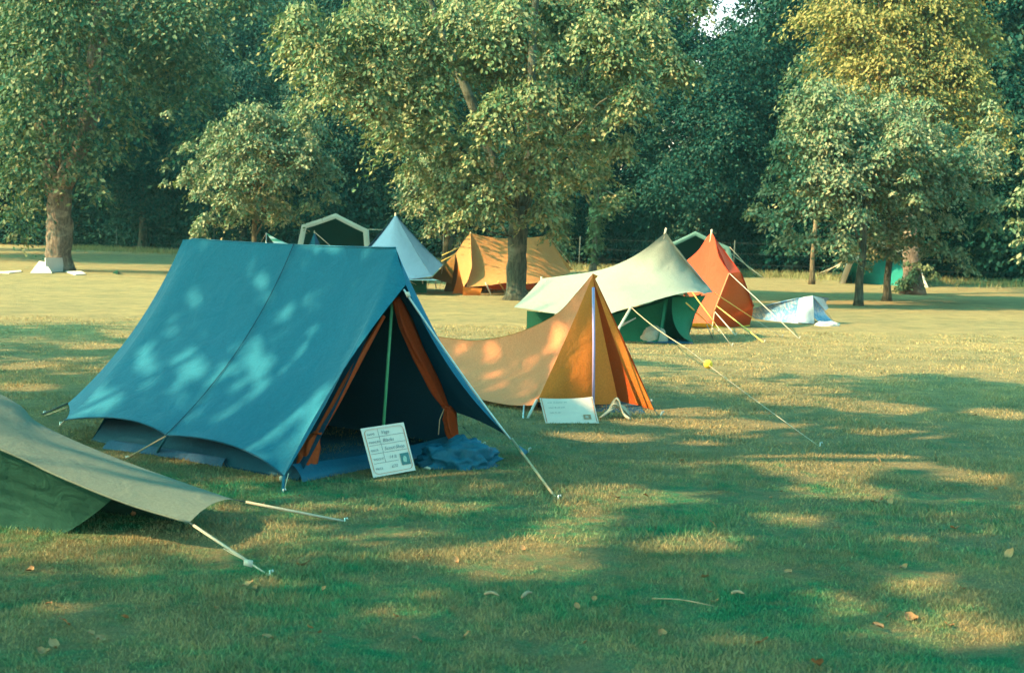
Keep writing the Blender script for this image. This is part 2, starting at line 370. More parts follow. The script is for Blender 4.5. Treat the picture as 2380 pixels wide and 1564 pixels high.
MB().tube([G(653, 1108, .06), G(655, 1118, .03)], .012, 6).build('toggle', 'plastic', root)
line('guy_line', ML, G(292, 1066), .007, 'rope', root); line('peg_loop', ML, G(362, 1056), .012, 'strap', root); peg(G(292, 1066), root, h=.03)
line('guy_line', RX, G(97, 963), .010, 'ropeb', root); line('guy_line', RX - V(0, 0, .03), G(104, 966), .006, 'rope', root)
line('guy_line', RL, G(138, 990), .006, 'ropew', root); peg(G(100, 964), root); peg(G(138, 990), root)

# ------------------------------------------------------------------ cards
def text_mesh(items, ul, ux, uy, nn, mat_parent):
    V_, F_ = [], []
    for s, x, y, h, shear in items:
        cu = bpy.data.curves.new('t', 'FONT'); cu.body = s; cu.size = h; cu.shear = shear; cu.resolution_u = 2
        o = bpy.data.objects.new('t', cu); C.objects.link(o); me = bpy.data.meshes.new_from_object(o)
        k = len(V_); V_ += [ul + ux * (x + v.co.x) - uy * (y - v.co.y) + nn * .0035 for v in me.vertices]
        F_ += [tuple(i + k for i in p.vertices) for p in me.polygons]
        bpy.data.objects.remove(o); bpy.data.meshes.remove(me); bpy.data.curves.remove(cu)
    return V_, F_
def card(q, label, writing, bars, picture, curl=.0, round_border=True):
    q = [np.asarray(p, float) for p in q]; ul, ur, lr, ll = q
    root = empty('information_card', (ll + lr) / 2, label, 'card')
    ux, uy = nrm(ur - ul), nrm(ul - ll); n = nrm(np.cross(ux, uy)); 
    W, Hh = np.linalg.norm(ur - ul), np.linalg.norm(ul - ll)
    g = []
    top, bot = cat(ul, ur, 9, curl), cat(ll, lr, 9)
    m = MB(); m.grid(ruled(top, bot, 7, n * -.0, 0)); m.grid([[p - n * .004 for p in r] for r in ruled(top, bot, 7, n * 0, 0)])
    k = 9 * 7; rim = [i * 7 for i in range(9)] + [56 + j for j in range(1, 7)] + [i * 7 + 6 for i in range(7, -1, -1)] + [j for j in range(5, 0, -1)]
    for a, b2 in zip(rim, rim[1:] + rim[:1]): m.f.append((a, b2, b2 + k, a + k))
    m.build('board', 'card', root, False)
    def at(x, y): return ul + (ur - ul) * x + (ll - ul) * y + (lr - ll - ur + ul) * x * y + n * .004
    if round_border:
        P = []; r = .09
        for cx, cy, a0 in ((1 - .05 - r, .05 + r, -90), (1 - .05 - r, 1 - .05 - r, 0), (.05 + r, 1 - .05 - r, 90), (.05 + r, .05 + r, 180)):
            for a in range(0, 91, 15): P.append(at(cx + r * math.cos(math.radians(a0 + a)), cy + r * math.sin(math.radians(a0 + a))))
        MB().tube(P + [P[0]], .0022, 4, flat=.4).build('border_line', 'redline', root)
    else:
        for x in (.03, .97): MB().tube([at(x, .03), at(x, .97)], .0025, 4).build('border_line', 'redline', root)
    m = MB()
    for x0, y0, x1, y1 in bars: m.tube([at(x0, y0), at(x1, y1)], .0011, 4)
    if bars: m.build('ruled_line', 'ink', root, False)
    for s, x, y, h, sh in writing:
        v, f = text_mesh([(s, x * W, y * Hh, h * Hh, sh)], ul, ux, uy, n, root); MB().put(v, f).build('lettering', 'ink', root, False)
    x0, y0, x1, y1, mats = picture
    MB().slab([at(x0, y1), at(x1, y1), at(x1, y0), at(x0, y0)], .0015).build('photo_print', mats[0], root, False)
    w, h = x1 - x0, y1 - y0
    MB().put([at(x0 + w * .2, y0 + h * .75) + n * .003, at(x0 + w * .6, y0 + h * .8) + n * .003, at(x0 + w * .65, y0 + h * .35) + n * .003, at(x0 + w * .42, y0 + h * .22) + n * .003, at(x0 + w * .2, y0 + h * .4) + n * .003], [(0, 1, 2, 3, 4)]).build('photo_print', mats[1], root, False)
    return root, n
cb = G(868, 1110, .004); cb2 = G(966, 1092, .02)
cd = nrm(np.cross(cb2 - cb, V(0, 0, 1))); 
ql = A(838, 996, cb[1] + .12); qr = A(938, 981, cb2[1] + .10)
W5 = [(s, .10, y, .062, 0) for s, y in (('NAME', .17), ('MANUFR', .335), ('DISTR', .50), ('WEIGHT', .68), ('PRICE', .87))]
W5 += [('Vega', .41, .17, .10, .35), ('Blacks', .41, .335, .10, .35), ('Scout Shop', .40, .50, .10, .35), ('14 lb', .45, .68, .09, .35), ('£70', .46, .87, .09, .2)]
card([ql, qr, cb2, cb], 'white card with red border and five lettered rows, leaning before the blue tent', W5,
     [(.36, .06, .36, .74), (.09, .215, .93, .215), (.09, .375, .93, .375), (.09, .545, .93, .545), (.09, .74, .66, .74)], (.72, .62, .92, .86, ('photo1', 'photo2')))
cb, cb2 = G(1268, 983, .004), G(1392, 983, .004); ql, qr = A(1254, 925, cb[1] + .10), A(1377, 922, cb2[1] + .10)
card([ql, qr, cb2, cb], 'plain white card with tiny brown picture, leaning against the orange tent pole', [('model  of  mountain  tent', .12, .22, .07, .3), ('cotton  fly  and  poles', .12, .42, .07, .3), ('made  for  two', .12, .62, .07, .3)],
     [], (.74, .68, .88, .86, ('photo3', 'cream')), .01, False)

# ------------------------------------------------------------------ crumpled blue bag
def crumple(name, c, size, mat, seed, label, catn, rot=0, sub=5, amp=.35):
    import bmesh
    bm = bmesh.new(); bmesh.ops.create_icosphere(bm, subdivisions=sub, radius=1)
    for v in bm.verts:
        p = v.co.copy(); q = p + Vector((seed, seed * .3, 0))
        r = 1 + amp * (1 - 2 * abs(mnoise.noise(q * 1.3))) * .6 + amp * .5 * (1 - 2 * abs(mnoise.noise(q * 3.1))) + .1 * mnoise.noise(q * 7)
        v.co = Vector((p.x * size[0] * r, p.y * size[1] * r, max(-.2, p.z) * size[2] * r))
        x, y = v.co.x, v.co.y; v.co.x = x * math.cos(rot) - y * math.sin(rot); v.co.y = x * math.sin(rot) + y * math.cos(rot)
    me = bpy.data.meshes.new(name); bm.to_mesh(me); bm.free()
    me.polygons.foreach_set('use_smooth', [True] * len(me.polygons))
    o = link(name, me, mat); o.location = Vector(c) + Vector((0, 0, .015)); tag(o, label, catn); return o
crumple('stuff_bag', G(1066, 1082), (.19, .12, .115), 'blue_sill', 3.1, 'crumpled dark blue stuff bag lying on the grass by the blue tent doorway', 'bag', .15, 5, .6)
tag(MB().tube([G(985, 1088, .012), G(993, 1087, .016), G(1001, 1089, .012)], [.006, .011, .006], 7).build('white_toggle', 'plastic'), 'small white toggle lying on grass between the lettered card and the blue bag', 'toggle')

# ------------------------------------------------------------------ olive tent, nearest
T1, T2 = A(440, 1214, 6.7), A(545, 1161, 7.35)
nearE = poly([T1, A(290, 1168, 6.78), A(130, 1103, 6.9), A(0, 1043, 7.0), V(-3.6, 7.2, .78), V(-4.7, 7.45, 1.22)], 30)
farE = poly([T2, A(430, 1122, 7.5), A(250, 1056, 7.7), A(90, 983, 7.85), A(0, 915, 7.95), V(-4.0, 8.3, .95), V(-5.0, 8.6, 1.25)], 30)
root = empty('tapered_tent', G(150, 1238), 'olive green tent with low tapering flysheet and dark side wall, closest to the camera', 'tent')
MB().grid(ruled(nearE, farE, 16, (0, 0, .035), .012, 5, 2)).build('flysheet', 'olive', root)
i0 = 6
gl = [G(150, 1240), G(75, 1234), G(0, 1226), G(-120, 1222), V(-3.6, 7.25, 0), V(-4.7, 7.4, 0)]
i0 = min(range(30), key=lambda i: abs(PX(nearE[i])[0] - 268))
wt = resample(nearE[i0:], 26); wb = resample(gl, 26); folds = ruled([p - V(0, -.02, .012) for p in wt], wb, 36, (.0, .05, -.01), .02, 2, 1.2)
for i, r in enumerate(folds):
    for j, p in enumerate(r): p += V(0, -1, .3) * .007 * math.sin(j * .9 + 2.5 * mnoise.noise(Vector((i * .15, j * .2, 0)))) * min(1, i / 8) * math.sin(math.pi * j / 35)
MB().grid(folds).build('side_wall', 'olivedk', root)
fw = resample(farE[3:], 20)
MB().grid(ruled([p - V(0, .03, .012) for p in fw], [V(p[0] - .1, p[1] - .1, 0) for p in fw], 8, (0, -.03, 0), .01)).build('side_wall', 'olivedk', root)  # unseen far wall, run on towards the tail to block light under the sheet
MB().tube([p + V(0, -.004, 0) for p in nearE], .006, 5).build('hem_tape', 'olive', root)
MB().tube([V(-4.75, 8.0, 0), V(-4.8, 8.0, 1.3)], .014, 8).build('upright_pole', 'wood', root)
g1 = G(625, 1337); g2 = G(800, 1211); k1 = T1 + (g1 - T1) * .76
MB().tube([T1, T1 + (g1 - T1) * .08], .004, 6).build('guy_line', 'ropeb', root)
line('guy_line', T1 + (g1 - T1) * .06, k1, .0085, 'ropew', root); line('guy_line', k1, g1, .005, 'ropew', root)
line('guy_line', T1 + (g1 - T1) * .45 + V(0, -.01, -.012), k1, .004, 'ropew', root)
MB().slab([k1 + V(-.02, -.01, -.012), k1 + V(.02, -.02, -.018), k1 + V(.022, -.015, .012), k1 + V(-.018, -.005, .016)], .008).build('guy_runner', 'plastic', root)
line('guy_line', T2, T2 + (g2 - T2) * .1, .004, 'ropeb', root); line('guy_line', T2 + (g2 - T2) * .1, g2, .009, 'ropew', root)
peg(g1, root, h=.04); peg(g2, root, h=.03)
MB().tube([A(156, 1212, 7.1), A(157, 1221, 7.1)], .008, 6).build('toggle', 'plastic', root)

# ------------------------------------------------------------------ orange tent
root = empty('mountain_tent', G(1378, 945), 'orange ridge tent with deeply sagging ridge, between the blue and pale green tents', 'tent')
P = A(1378, 637, 12.47); oFL = A(1248, 934, 12.05); oR = A(1010, 782, 13.75)
oRL = V(-1.03, 12.95, .10); oFR = G(1520, 953)
rid = poly([P, A(1340, 682, 12.6), A(1290, 733, 12.75), A(1200, 775, 13.05), A(1110, 792, 13.4), A(1040, 786, 13.65), oR], 24)
hm = poly([oFL, A(1225, 944, 12.02), A(1140, 933, 12.3), oRL + V(.2, -.1, .02), oRL], 24)
MB().grid(pucker(ruled(rid, hm, 34, (.05, .12, -.05), .03, 8, 1.6, .003), (P, A(1225, 944, 12.02), oFL), .02, .4, 10)).build('flysheet', 'orange', root)
oRR = V(-.15, 14.35, .1)
MB().grid(ruled(rid, cat(oFR, oRR, 24, .05, (-.6, -.4, .3)), 14, (.03, .10, -.03), .02, 2, 2)).build('flysheet', 'redfront', root)  # shaded inside of the orange cloth, painted deep red
rt = [p + V(0, .01, .004) for p in rid]
MB().grid(ruled(rt, [p + V(.05, .09, -.02) for p in rid], 4)).build('ridge_tape', 'saffron', root)
dr = A(1438, 938, 12.35); dm = A(1378, 940, 12.2)
MB().grid(ruled(cat(P - V(0, 0, .01), A(1385, 690, 12.42), 14), poly([oFL, A(1310, 938, 12.15), dm, dr], 14), 20, (0, -.03, -.01), .03, 6, 3)).build('door', 'saffron', root)
MB().grid(ruled(cat(P - V(0, 0, .01), A(1384, 665, 12.44), 6), cat(oFR, A(1478, 936, 12.45), 6), 16, (0, -.02, -.01), .015, 3, 3)).build('door', 'saffron', root)
MB().tube([A(1379, 668, 12.3), A(1380, 800, 12.2), A(1379, 942, 12.1)], .012, 8).build('upright_pole', 'lavender', root)
MB().grid(ruled(cat(G(1250, 948), G(1500, 962), 12), cat(G(1260, 935) + V(0, 1.2, 0), G(1480, 935) + V(0, 1.3, 0), 12), 6, (0, 0, .03), .03, 4, 4)).build('groundsheet', 'blue_in', root)
MB().grid(ruled(cat(oFL + V(.1, .45, .10), oRL + V(.3, .6, .05), 10), cat(V(oFL[0] + .1, oFL[1] + .45, 0), V(oRL[0] + .3, oRL[1] + .6, 0), 10), 5, (0, 0, 0), .01)).build('inner_tent', 'blue_in', root)
MB().tube([A(1247, 930, 11.95), G(1226, 972)], .012, 7).build('guy_pole', 'plastic', root)
MB().tube([A(1218, 942, 12.02), A(1217, 955, 11.95), G(1216, 972)], .008, 6).build('peg_loop', 'metal', root)
peg(G(1532, 967), root, 'plastic', (.7, .2), .09, .009); line('guy_line', oFR, G(1532, 967), .006, 'ropeb', root)
MB().tube([A(1513, 928, 12.3), A(1514, 934, 12.3)], .012, 6).build('toggle', 'plastic', root)
# canvas bundle by the door
bundle = MB(); 
for s in range(7):
    a, b2 = G(1395 + 3 * s, 976 - s), G(1468 + random.uniform(-10, 4), 972 + random.uniform(-4, 8)); 
    bundle.tube(poly([a + V(0, .05 * s / 7, .02), (a * .6 + b2 * .4) + V(0, 0, .08 + .015 * s), (a * .3 + b2 * .7) + V(0, .02, .10 - .008 * s), b2 + V(0, 0, .015)], 10), [.012 + .004 * math.sin(s + i) for i in range(10)], 7, flat=.7)
tag(bundle.build('rope_bundle', 'canvasbag'), 'beige bundle of slack rope and webbing beside the plain white card', 'rope bundle')

# ------------------------------------------------------------------ pale green tent
root = empty('flysheet_tent', G(1520, 795), 'green tent under a wide pale green flysheet with sharp peak and yellow guy lines', 'tent')
Pk = AS(1561, 545, 20.2); rr_ = AS(1269, 653, 21.0); ll_ = AS(1204, 720, 20.0); E = AS(1479, 720, 18.9); Cc = AS(1622, 685, 19.6); tip = AS(1672, 685, 20.5)
ridgeg = poly([Pk, AS(1500, 592, 20.35), AS(1441, 622, 20.5), AS(1386, 637, 20.7), AS(1330, 645, 20.85), rr_], 24)
hemg = poly([tip, AS(1650, 687, 20.1), Cc, AS(1567, 695, 19.3), E, AS(1400, 742, 19.0), AS(1310, 737, 19.4), ll_], 24)
MB().grid(pucker(ruled(ridgeg, hemg, 26, (0, .02, -.02), .02, 4, 1.4), (Pk, E, Cc, tip, ll_), .03, .5, 9)).build('flysheet', 'pale', root)
farh = [p + V(.1, 1.9, 0) for p in hemg]; farh[0] = tip; farh = [tip + (p - tip) * (i / 23) ** .5 for i, p in enumerate(farh)]
MB().grid(ruled(ridgeg, farh, 14, (0, -.03, -.05), .02, 5, 1.4)).build('flysheet', 'pale', root)
MB().tube([V(Pk[0] - .35, Pk[1] + .7, 0), Pk + V(-.02, .04, -.06), Pk + V(0, .0, .06)], .014, 8).build('upright_pole', 'wood', root)
MB().tube([rr_ - V(0, 0, rr_[2]), rr_ + V(0, 0, .03)], .014, 8).build('upright_pole', 'wood', root)
# inner: front wall, door flaps, dark doorway, side walls
def IG(x, y, Y): return AS(x, y, Y)
itop = [IG(1420, 742, 19.9), IG(1480, 728, 19.95), IG(1540, 712, 20.0), IG(1562, 690, 20.05), IG(1590, 694, 20.05), IG(1630, 700, 20.1), IG(1655, 692, 20.15)]
ibot = [GS(1400, 797), GS(1450, 799), GS(1520, 802), GS(1545, 803), GS(1600, 803), GS(1618, 800), GS(1625, 798)]
tl = poly(itop[:3], 12); bl = poly(ibot[:3], 12)
MB().grid(ruled(poly([itop[0], itop[1], itop[2], IG(1556, 705, 20)], 16), poly([ibot[0], ibot[1], ibot[2], GS(1540, 803)], 16), 10, (0, .03, 0), .04, 3, 2, .003)).build('inner_tent', 'green', root)
MB().grid(ruled(cat(IG(1556, 705, 20), IG(1566, 700, 20.02), 5), poly([GS(1540, 803) + V(0, -.03, 0), IG(1556, 775, 19.8), IG(1559, 745, 19.9)][:2] + [GS(1552, 800)], 5), 10, (.0, -.05, 0), .01)).build('door_flap', 'green', root)
MB().grid(ruled(cat(IG(1576, 698, 20.02), itop[6], 10), poly([GS(1626, 804), GS(1624, 799), GS(1618, 790)], 10), 14, (-.10, -.03, -.1), .02, 2, 2)).build('door_flap', 'green', root)
back = V(-.5, 1.2, 0)
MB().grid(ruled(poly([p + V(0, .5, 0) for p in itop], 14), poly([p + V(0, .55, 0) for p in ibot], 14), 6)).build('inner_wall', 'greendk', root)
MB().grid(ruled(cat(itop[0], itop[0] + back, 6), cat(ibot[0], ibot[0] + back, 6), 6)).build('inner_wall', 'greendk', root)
MB().grid(ruled(cat(GS(1515, 803, .01), GS(1625, 805, .01), 6), cat(GS(1530, 800, .012) + V(0, .4, 0), GS(1620, 800, .012) + V(0, .4, 0), 6), 4)).build('groundsheet', 'blue_sill', root)
# rear part of the inner showing below the flysheet by the orange tent
q0 = AS(1235, 728, 20.4)
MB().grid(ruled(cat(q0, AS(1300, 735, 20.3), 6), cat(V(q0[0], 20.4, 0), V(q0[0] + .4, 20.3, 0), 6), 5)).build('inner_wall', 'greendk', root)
# poles and guys
MB().tube([E, E + (GS(1418, 826) - E)], .018, 8).build('eave_pole', 'wood', root)
MB().tube([AS(1452, 765, 19.2), AS(1490, 745, 19.3)], [.02, .008], 6).build('door_flap', 'cream', root)
gb = G(1904, 1037)
line('guy_line', E, E + (gb - E) * .42, .007, 'rope', root, .03); line('guy_line', E + (gb - E) * .42, gb, .0028, 'ropew', root, .01); peg(gb, root, h=.05)
for (a, b2, r, mt) in ((Cc, GS(1715, 811), .009, 'ropey'), (tip, GS(1832, 790), .008, 'ropey'), (AS(1608, 710, 19.7), GS(1678, 775) + V(0, -.2, 0), .013, 'ropey')):
    b2 = V(b2[0], b2[1], 0); md = a + (b2 - a) * .6
    line('guy_line', a, md, r, mt, root); line('guy_line', md, b2, r * .55, 'ropew', root); peg(b2, root, 'plastic', h=.06)
MB().tube([tip - V(.4, -.1, .02), tip - V(.35, -.1, .08)], .03, 7).build('toggle', 'plastic', root)
gk = RP(1645, 869, E, nrm(np.cross(gb - E, V(0, 0, 1)))); sdir = nrm(gb - E); tt = np.dot(gk - E, sdir); bc = E + sdir * tt
m = MB(); nb = 14
for i in range(nb + 1):
    th = math.pi * i / nb
    for k in range(20):
        ph = 2 * math.pi * k / 20; rr = .045 * (1 - .05 * (abs(math.cos(th)) < .1)) * (1 + .02 * mnoise.noise(Vector((th * 3, ph * 2, 0))))
        m.v.append(tuple(bc + rr * V(math.sin(th) * math.cos(ph), math.sin(th) * math.sin(ph), math.cos(th))))
for i in range(nb):
    for k in range(20): m.f.append((i * 20 + k, i * 20 + (k + 1) % 20, (i + 1) * 20 + (k + 1) % 20, (i + 1) * 20 + k))
tag(m.build('foam_ball', 'ball'), 'yellow foam ball threaded on the long pale guy line', 'ball')
crumple('sack', GS(1532, 800), (.17, .12, .17), 'canvasbag', 8.2, 'rounded beige sack propped beside the green tent doorway', 'sack', .2, 4, .25)
crumple('bundle', GS(1484, 797), (.22, .1, .05), 'canvasbag', 5.7, 'flat pale bundle lying along the foot of the green tent wall', 'bundle', 0, 4, .4)
crumple('bundle', GS(1460, 796), (.06, .05, .06), 'cream', 2.7, 'tiny pale bundle at the green tent wall, smaller than the two beside it', 'bundle', 0, 3, .3)

# ------------------------------------------------------------------ red tent
root = empty('tall_tent', GS(1720, 770), 'narrow red tent with tall peak and yellow groundsheet behind the pale green flysheet', 'tent')
Pr = AS(1668, 547, 23.0); hL, hR = AS(1710, 641, 22.5), AS(1735, 637, 22.75)
bulg, bR = AS(1765, 719, 22.7), GS(1757, 764); bL = GS(1672, 768); hm0 = AS(1675, 730, 22.45)
rear_r = AS(1590, 625, 24.2); rear_b = AS(1600, 745, 23.8)
topc = poly([hL, (hL + Pr) / 2 + V(-.02, 0, -.06), Pr, AS(1634, 590, 23.5), rear_r], 22)
botc = poly([hm0, AS(1662, 738, 22.6), AS(1640, 745, 23.0), AS(1620, 748, 23.5), rear_b], 22)
MB().grid(ruled(topc, botc, 18, (.06, .06, -.03), .02, 3, 2, .010)).build('flysheet', 'red', root)
MB().grid(ruled(botc, [GS(1668, 766), GS(1640, 768)] and poly([bL, GS(1640, 765), GS(1622, 758), GS(1610, 752)], 22), 5, (0, -.02, 0), .02, 3, 3)).build('valance', 'red', root)
MB().grid(ruled(poly([Pr, (Pr + hR) / 2 + V(.03, .03, -.05), hR], 10), poly([hL + V(0, 0, -.0), hL + V(0, 0, -.0), hL], 10), 4)).build('hood', 'red', root)
MB().grid(ruled(poly([hL, (hL + hm0) / 2, hm0, bL], 16), poly([hR, (hR + bulg) / 2, bulg, bR], 16), 14, (0, -.06, 0), .03, 5, 2.5, .006)).build('door', 'redfront', root)  # front faces away from the sun, its shade put into a deeper red
farR = [p + V(.5, 1.3, 0) for p in poly([bulg, bR], 8)]
MB().grid(ruled(poly([Pr, hR, hR], 10), poly([AS(1735, 735, 24.3), bulg, bulg], 10), 8)).build('flysheet', 'red', root)
MB().grid(ruled(cat(bL + V(-.0, -.02, .07), GS(1612, 757, .10), 8), cat(bL + V(.02, -.05, 0), GS(1612, 764), 8), 4)).build('groundsheet', 'yellow', root)
MB().grid(ruled(cat(bL + V(0, -.03, .03), bR + V(0, -.03, .02), 8), cat(bL + V(0, -.06, 0), bR + V(0, -.06, 0), 8), 3)).build('groundsheet', 'yellow', root)
MB().tube([p + V(-.01, -.015, 0) for p in poly([hL, (hL + hm0) / 2 + V(0, 0, 0), hm0], 8)], .022, 6, flat=.6).build('hem_tape', 'orange', root)
MB().tube([V(Pr[0] - .1, Pr[1] + 1.0, 0), Pr + V(0, .06, -.08), Pr + V(0, 0, .06)], .016, 8).build('upright_pole', 'wood', root)
for (a, b2, r, mt) in ((hL, GS(1873, 794), .008, 'ropew'), (AS(1681, 718, 22.4), GS(1790, 803), .011, 'ropey'), (hm0, GS(1724, 786), .012, 'ropew'), (hm0, GS(1668, 775), .010, 'rope')):
    line('guy_line', a, b2, r, mt, root); peg(b2, root, 'plastic', h=.06)
MB().tube([AS(1656, 760, 22.0), GS(1671, 794)], .007, 5).build('guy_line', 'ropeb', root)

# ------------------------------------------------------------------ low blue film tent
root = empty('pup_tent', GS(1904, 759), 'very low shiny blue and white tent lying near the thin tree trunks', 'tent')
f0, fb0 = AS(1904, 693, 23.8), GS(1908, 760); t0_, t1_ = AS(1757, 724, 24.6), GS(1757, 745)
MB().grid(ruled(poly([f0, AS(1850, 702, 24.1), AS(1800, 714, 24.4), t0_], 22), poly([fb0, GS(1860, 757), GS(1800, 751), t1_], 22), 14, (0, .05, -.02), .035, 3, 5)).build('flysheet', 'foil', root)
MB().grid(ruled(poly([f0, AS(1885, 696, 23.9), AS(1872, 700, 23.95)], 10), poly([fb0 + V(0, -.01, .01), GS(1880, 757, .02), GS(1862, 752, .03)], 10), 12, (0, -.015, -.02), .03, 6, 6)).build('painted_lit_patch', 'foilpale', root)  # sunlit white patch painted as a pale sheet over the flysheet
fR, fRb = AS(1945, 699, 24.1), GS(1957, 756)
MB().grid(ruled(cat(f0, fR, 8), cat(fb0 + V(.15, .1, .0), fRb, 8), 10, (-.12, .1, 0), .03, 7, 5)).build('door', 'foil', root)
MB().grid(ruled(cat(f0, f0 + V(.2, .05, -.05), 5), cat(AS(1935, 728, 23.9), AS(1942, 722, 24), 5), 6, (0, -.02, 0), .01)).build('door_flap', 'foilpale', root)
bk = [p + V(.2, .9, 0) for p in (fb0, t1_)]
MB().grid(ruled(cat(f0, t0_, 8), cat(bk[0], bk[1], 8), 6)).build('flysheet', 'foil', root)
MB().tube([fb0, f0], .012, 6).build('upright_pole', 'foilpale', root)
line('guy_line', f0, GS(1957, 757), .006, 'ropew', root)
crumple('plastic_bag', GS(1938, 764), (.16, .1, .05), 'card', 4.4, 'white crumpled bag on the grass in front of the shiny low tent', 'bag', 0, 4, .4)

# ------------------------------------------------------------------ pale blue peaked tent (behind)
root = empty('peaked_tent', G(925, 676), 'pale blue pyramid tent rising behind the large blue ridge tent', 'tent')
Pp = AS(927, 503, 32.2); cR = AS(1038, 621, 31.2); cB = AS(1012, 648, 30.6); cL = AS(800, 640, 32.0); cLb = AS(770, 655, 31)
MB().grid(ruled([Pp] * 12, poly([cL, AS(880, 652, 30.8), AS(950, 655, 30.5), cB], 12), 16, (0, .08, -.05), .03, 3, 1.5)).build('flysheet', 'blue_far', root)
MB().grid(ruled([Pp] * 8, cat(cB, cR, 8), 16, (0, .05, -.04), .03, 5, 1.5)).build('flysheet', 'blue_far', root)
MB().grid(ruled([Pp] * 8, poly([cR, cR + V(-.3, 1.6, 0), cL + V(.3, 1.6, 0), cL], 8), 10, (0, -.05, -.05), .03)).build('flysheet', 'blue_far', root)
MB().grid(ruled(cat(AS(950, 650, 30.9), AS(1010, 652, 30.9), 6), cat(AS(955, 657, 30.4), AS(1026, 657, 30.4), 6), 4)).build('valance', 'blue', root)
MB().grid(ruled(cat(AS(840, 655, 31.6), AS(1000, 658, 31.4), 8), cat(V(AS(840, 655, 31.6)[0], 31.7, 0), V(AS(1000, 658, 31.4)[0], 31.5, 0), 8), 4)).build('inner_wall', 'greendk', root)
MB().tube([V(Pp[0], Pp[1], 0), Pp + V(0, 0, .04)], .02, 6).build('upright_pole', 'wood', root)
for x in (990, 1020): MB().tube([AS(x, 657, 30.5), GS(x + 2, 678)], .012, 5).build('eave_pole', 'plastic', root)
for a, b2 in ((cB, GS(975, 676)), (cB, GS(1000, 677)), (cR, GS(1030, 676)), (AS(955, 657, 30.4), GS(1000, 680)), (AS(955, 657, 30.4), GS(940, 680))): line('guy_line', a, b2, .008, 'ropew', root)

# ------------------------------------------------------------------ tan orange ridge tent behind the central trunk
root = empty('canvas_tent', G(1110, 688), 'tan orange ridge tent behind the central tree trunk, its left end open', 'tent')
def Z7(x, y, Y): return AS(1000 + x * .15126, 520 + y * .15126, Y)
def Z7g(x, y): return GS(1000 + x * .15126, 520 + y * .15126)
a0, a1 = Z7(680, 165, 32.2), Z7(1890, 215, 32.8)
rg = poly([a0, Z7(900, 225, 32.3), Z7(1250, 262, 32.5), Z7(1600, 245, 32.7), a1], 24)
hg = poly([Z7(620, 1010, 30.9), Z7(950, 985, 31.0), Z7(1250, 945, 31.15), Z7(1650, 955, 31.4), Z7(2230, 790, 32.6)], 24)
MB().grid(ruled(rg, hg, 18, (0, .06, -.05), .03, 3, 1.5)).build('flysheet', 'brown', root)
MB().grid(ruled(rg, [p + V(.15, 2.3, 0) for p in hg], 8, (0, -.05, -.05), .02)).build('flysheet', 'brown', root)
ho = Z7(450, 500, 31.6)
MB().grid(ruled(poly([a0, Z7(560, 320, 31.9), ho], 10), poly([Z7(700, 700, 31.2), Z7(640, 900, 30.95), Z7(570, 1010, 30.85)], 10), 10, (0, -.02, 0), .02)).build('door', 'brown', root)
MB().grid(ruled(poly([Z7(500, 420, 31.8), ho], 10), poly([Z7(60, 900, 32.6), Z7(100, 880, 32.4), Z7(390, 960, 31.8)], 10), 10, (0, 0, 0), .02)).build('door', 'browndk', root)  # dark interior at the open end, painted as a darker brown sheet
MB().grid(ruled(cat(ho + V(0, .35, 0), a1 + V(-.5, .3, -.2), 8), cat(V(ho[0] - .3, 32.5, 0), V(a1[0], 33.2, 0), 8), 4)).build('inner_tent', 'browndk', root)
MB().grid(ruled(cat(Z7(480, 560, 31.5), Z7(560, 620, 31.4), 6), cat(Z7g(400, 1110), Z7g(570, 1110), 6), 8, (.05, 0, 0), .05, 4, 6)).build('curtain', 'saffron', root)
MB().grid(ruled(cat(Z7(900, 930, 31.5), Z7(1680, 955, 31.9), 10), cat(Z7(930, 1045, 31.5), Z7(1680, 1045, 31.9), 10), 4)).build('inner_wall', 'redfront', root)
MB().grid(ruled(cat(Z7(560, 1010, 30.9), Z7(860, 1020, 31.0), 10), cat(Z7g(560, 1135), Z7g(830, 1140), 10), 6, (0, -.05, 0), .06, 4, 5)).build('valance', 'saffron', root)
MB().tube([V(a0[0], a0[1], 0), a0 + V(0, 0, .04)], .02, 6).build('upright_pole', 'wood', root); MB().tube([V(a1[0], a1[1], 0), a1 + V(0, 0, .04)], .02, 6).build('upright_pole', 'wood', root)
for a, b2, r, mt in ((Z7(480, 410, 31.8), Z7(240, 520, 31.5), .014, 'ropey'), (ho, Z7(230, 610, 31.2), .014, 'ropey'), (Z7(1110, 930, 31.1), Z7g(1240, 1110), .02, 'ropey'), (Z7(1550, 950, 31.3), Z7g(1640, 1040), .02, 'ropey'), (Z7(910, 940, 31.0), Z7g(1000, 1140), .022, 'ropew'), (a1, Z7g(2420, 900), .01, 'rope')):
    line('guy_line', a, b2, r, mt, root)

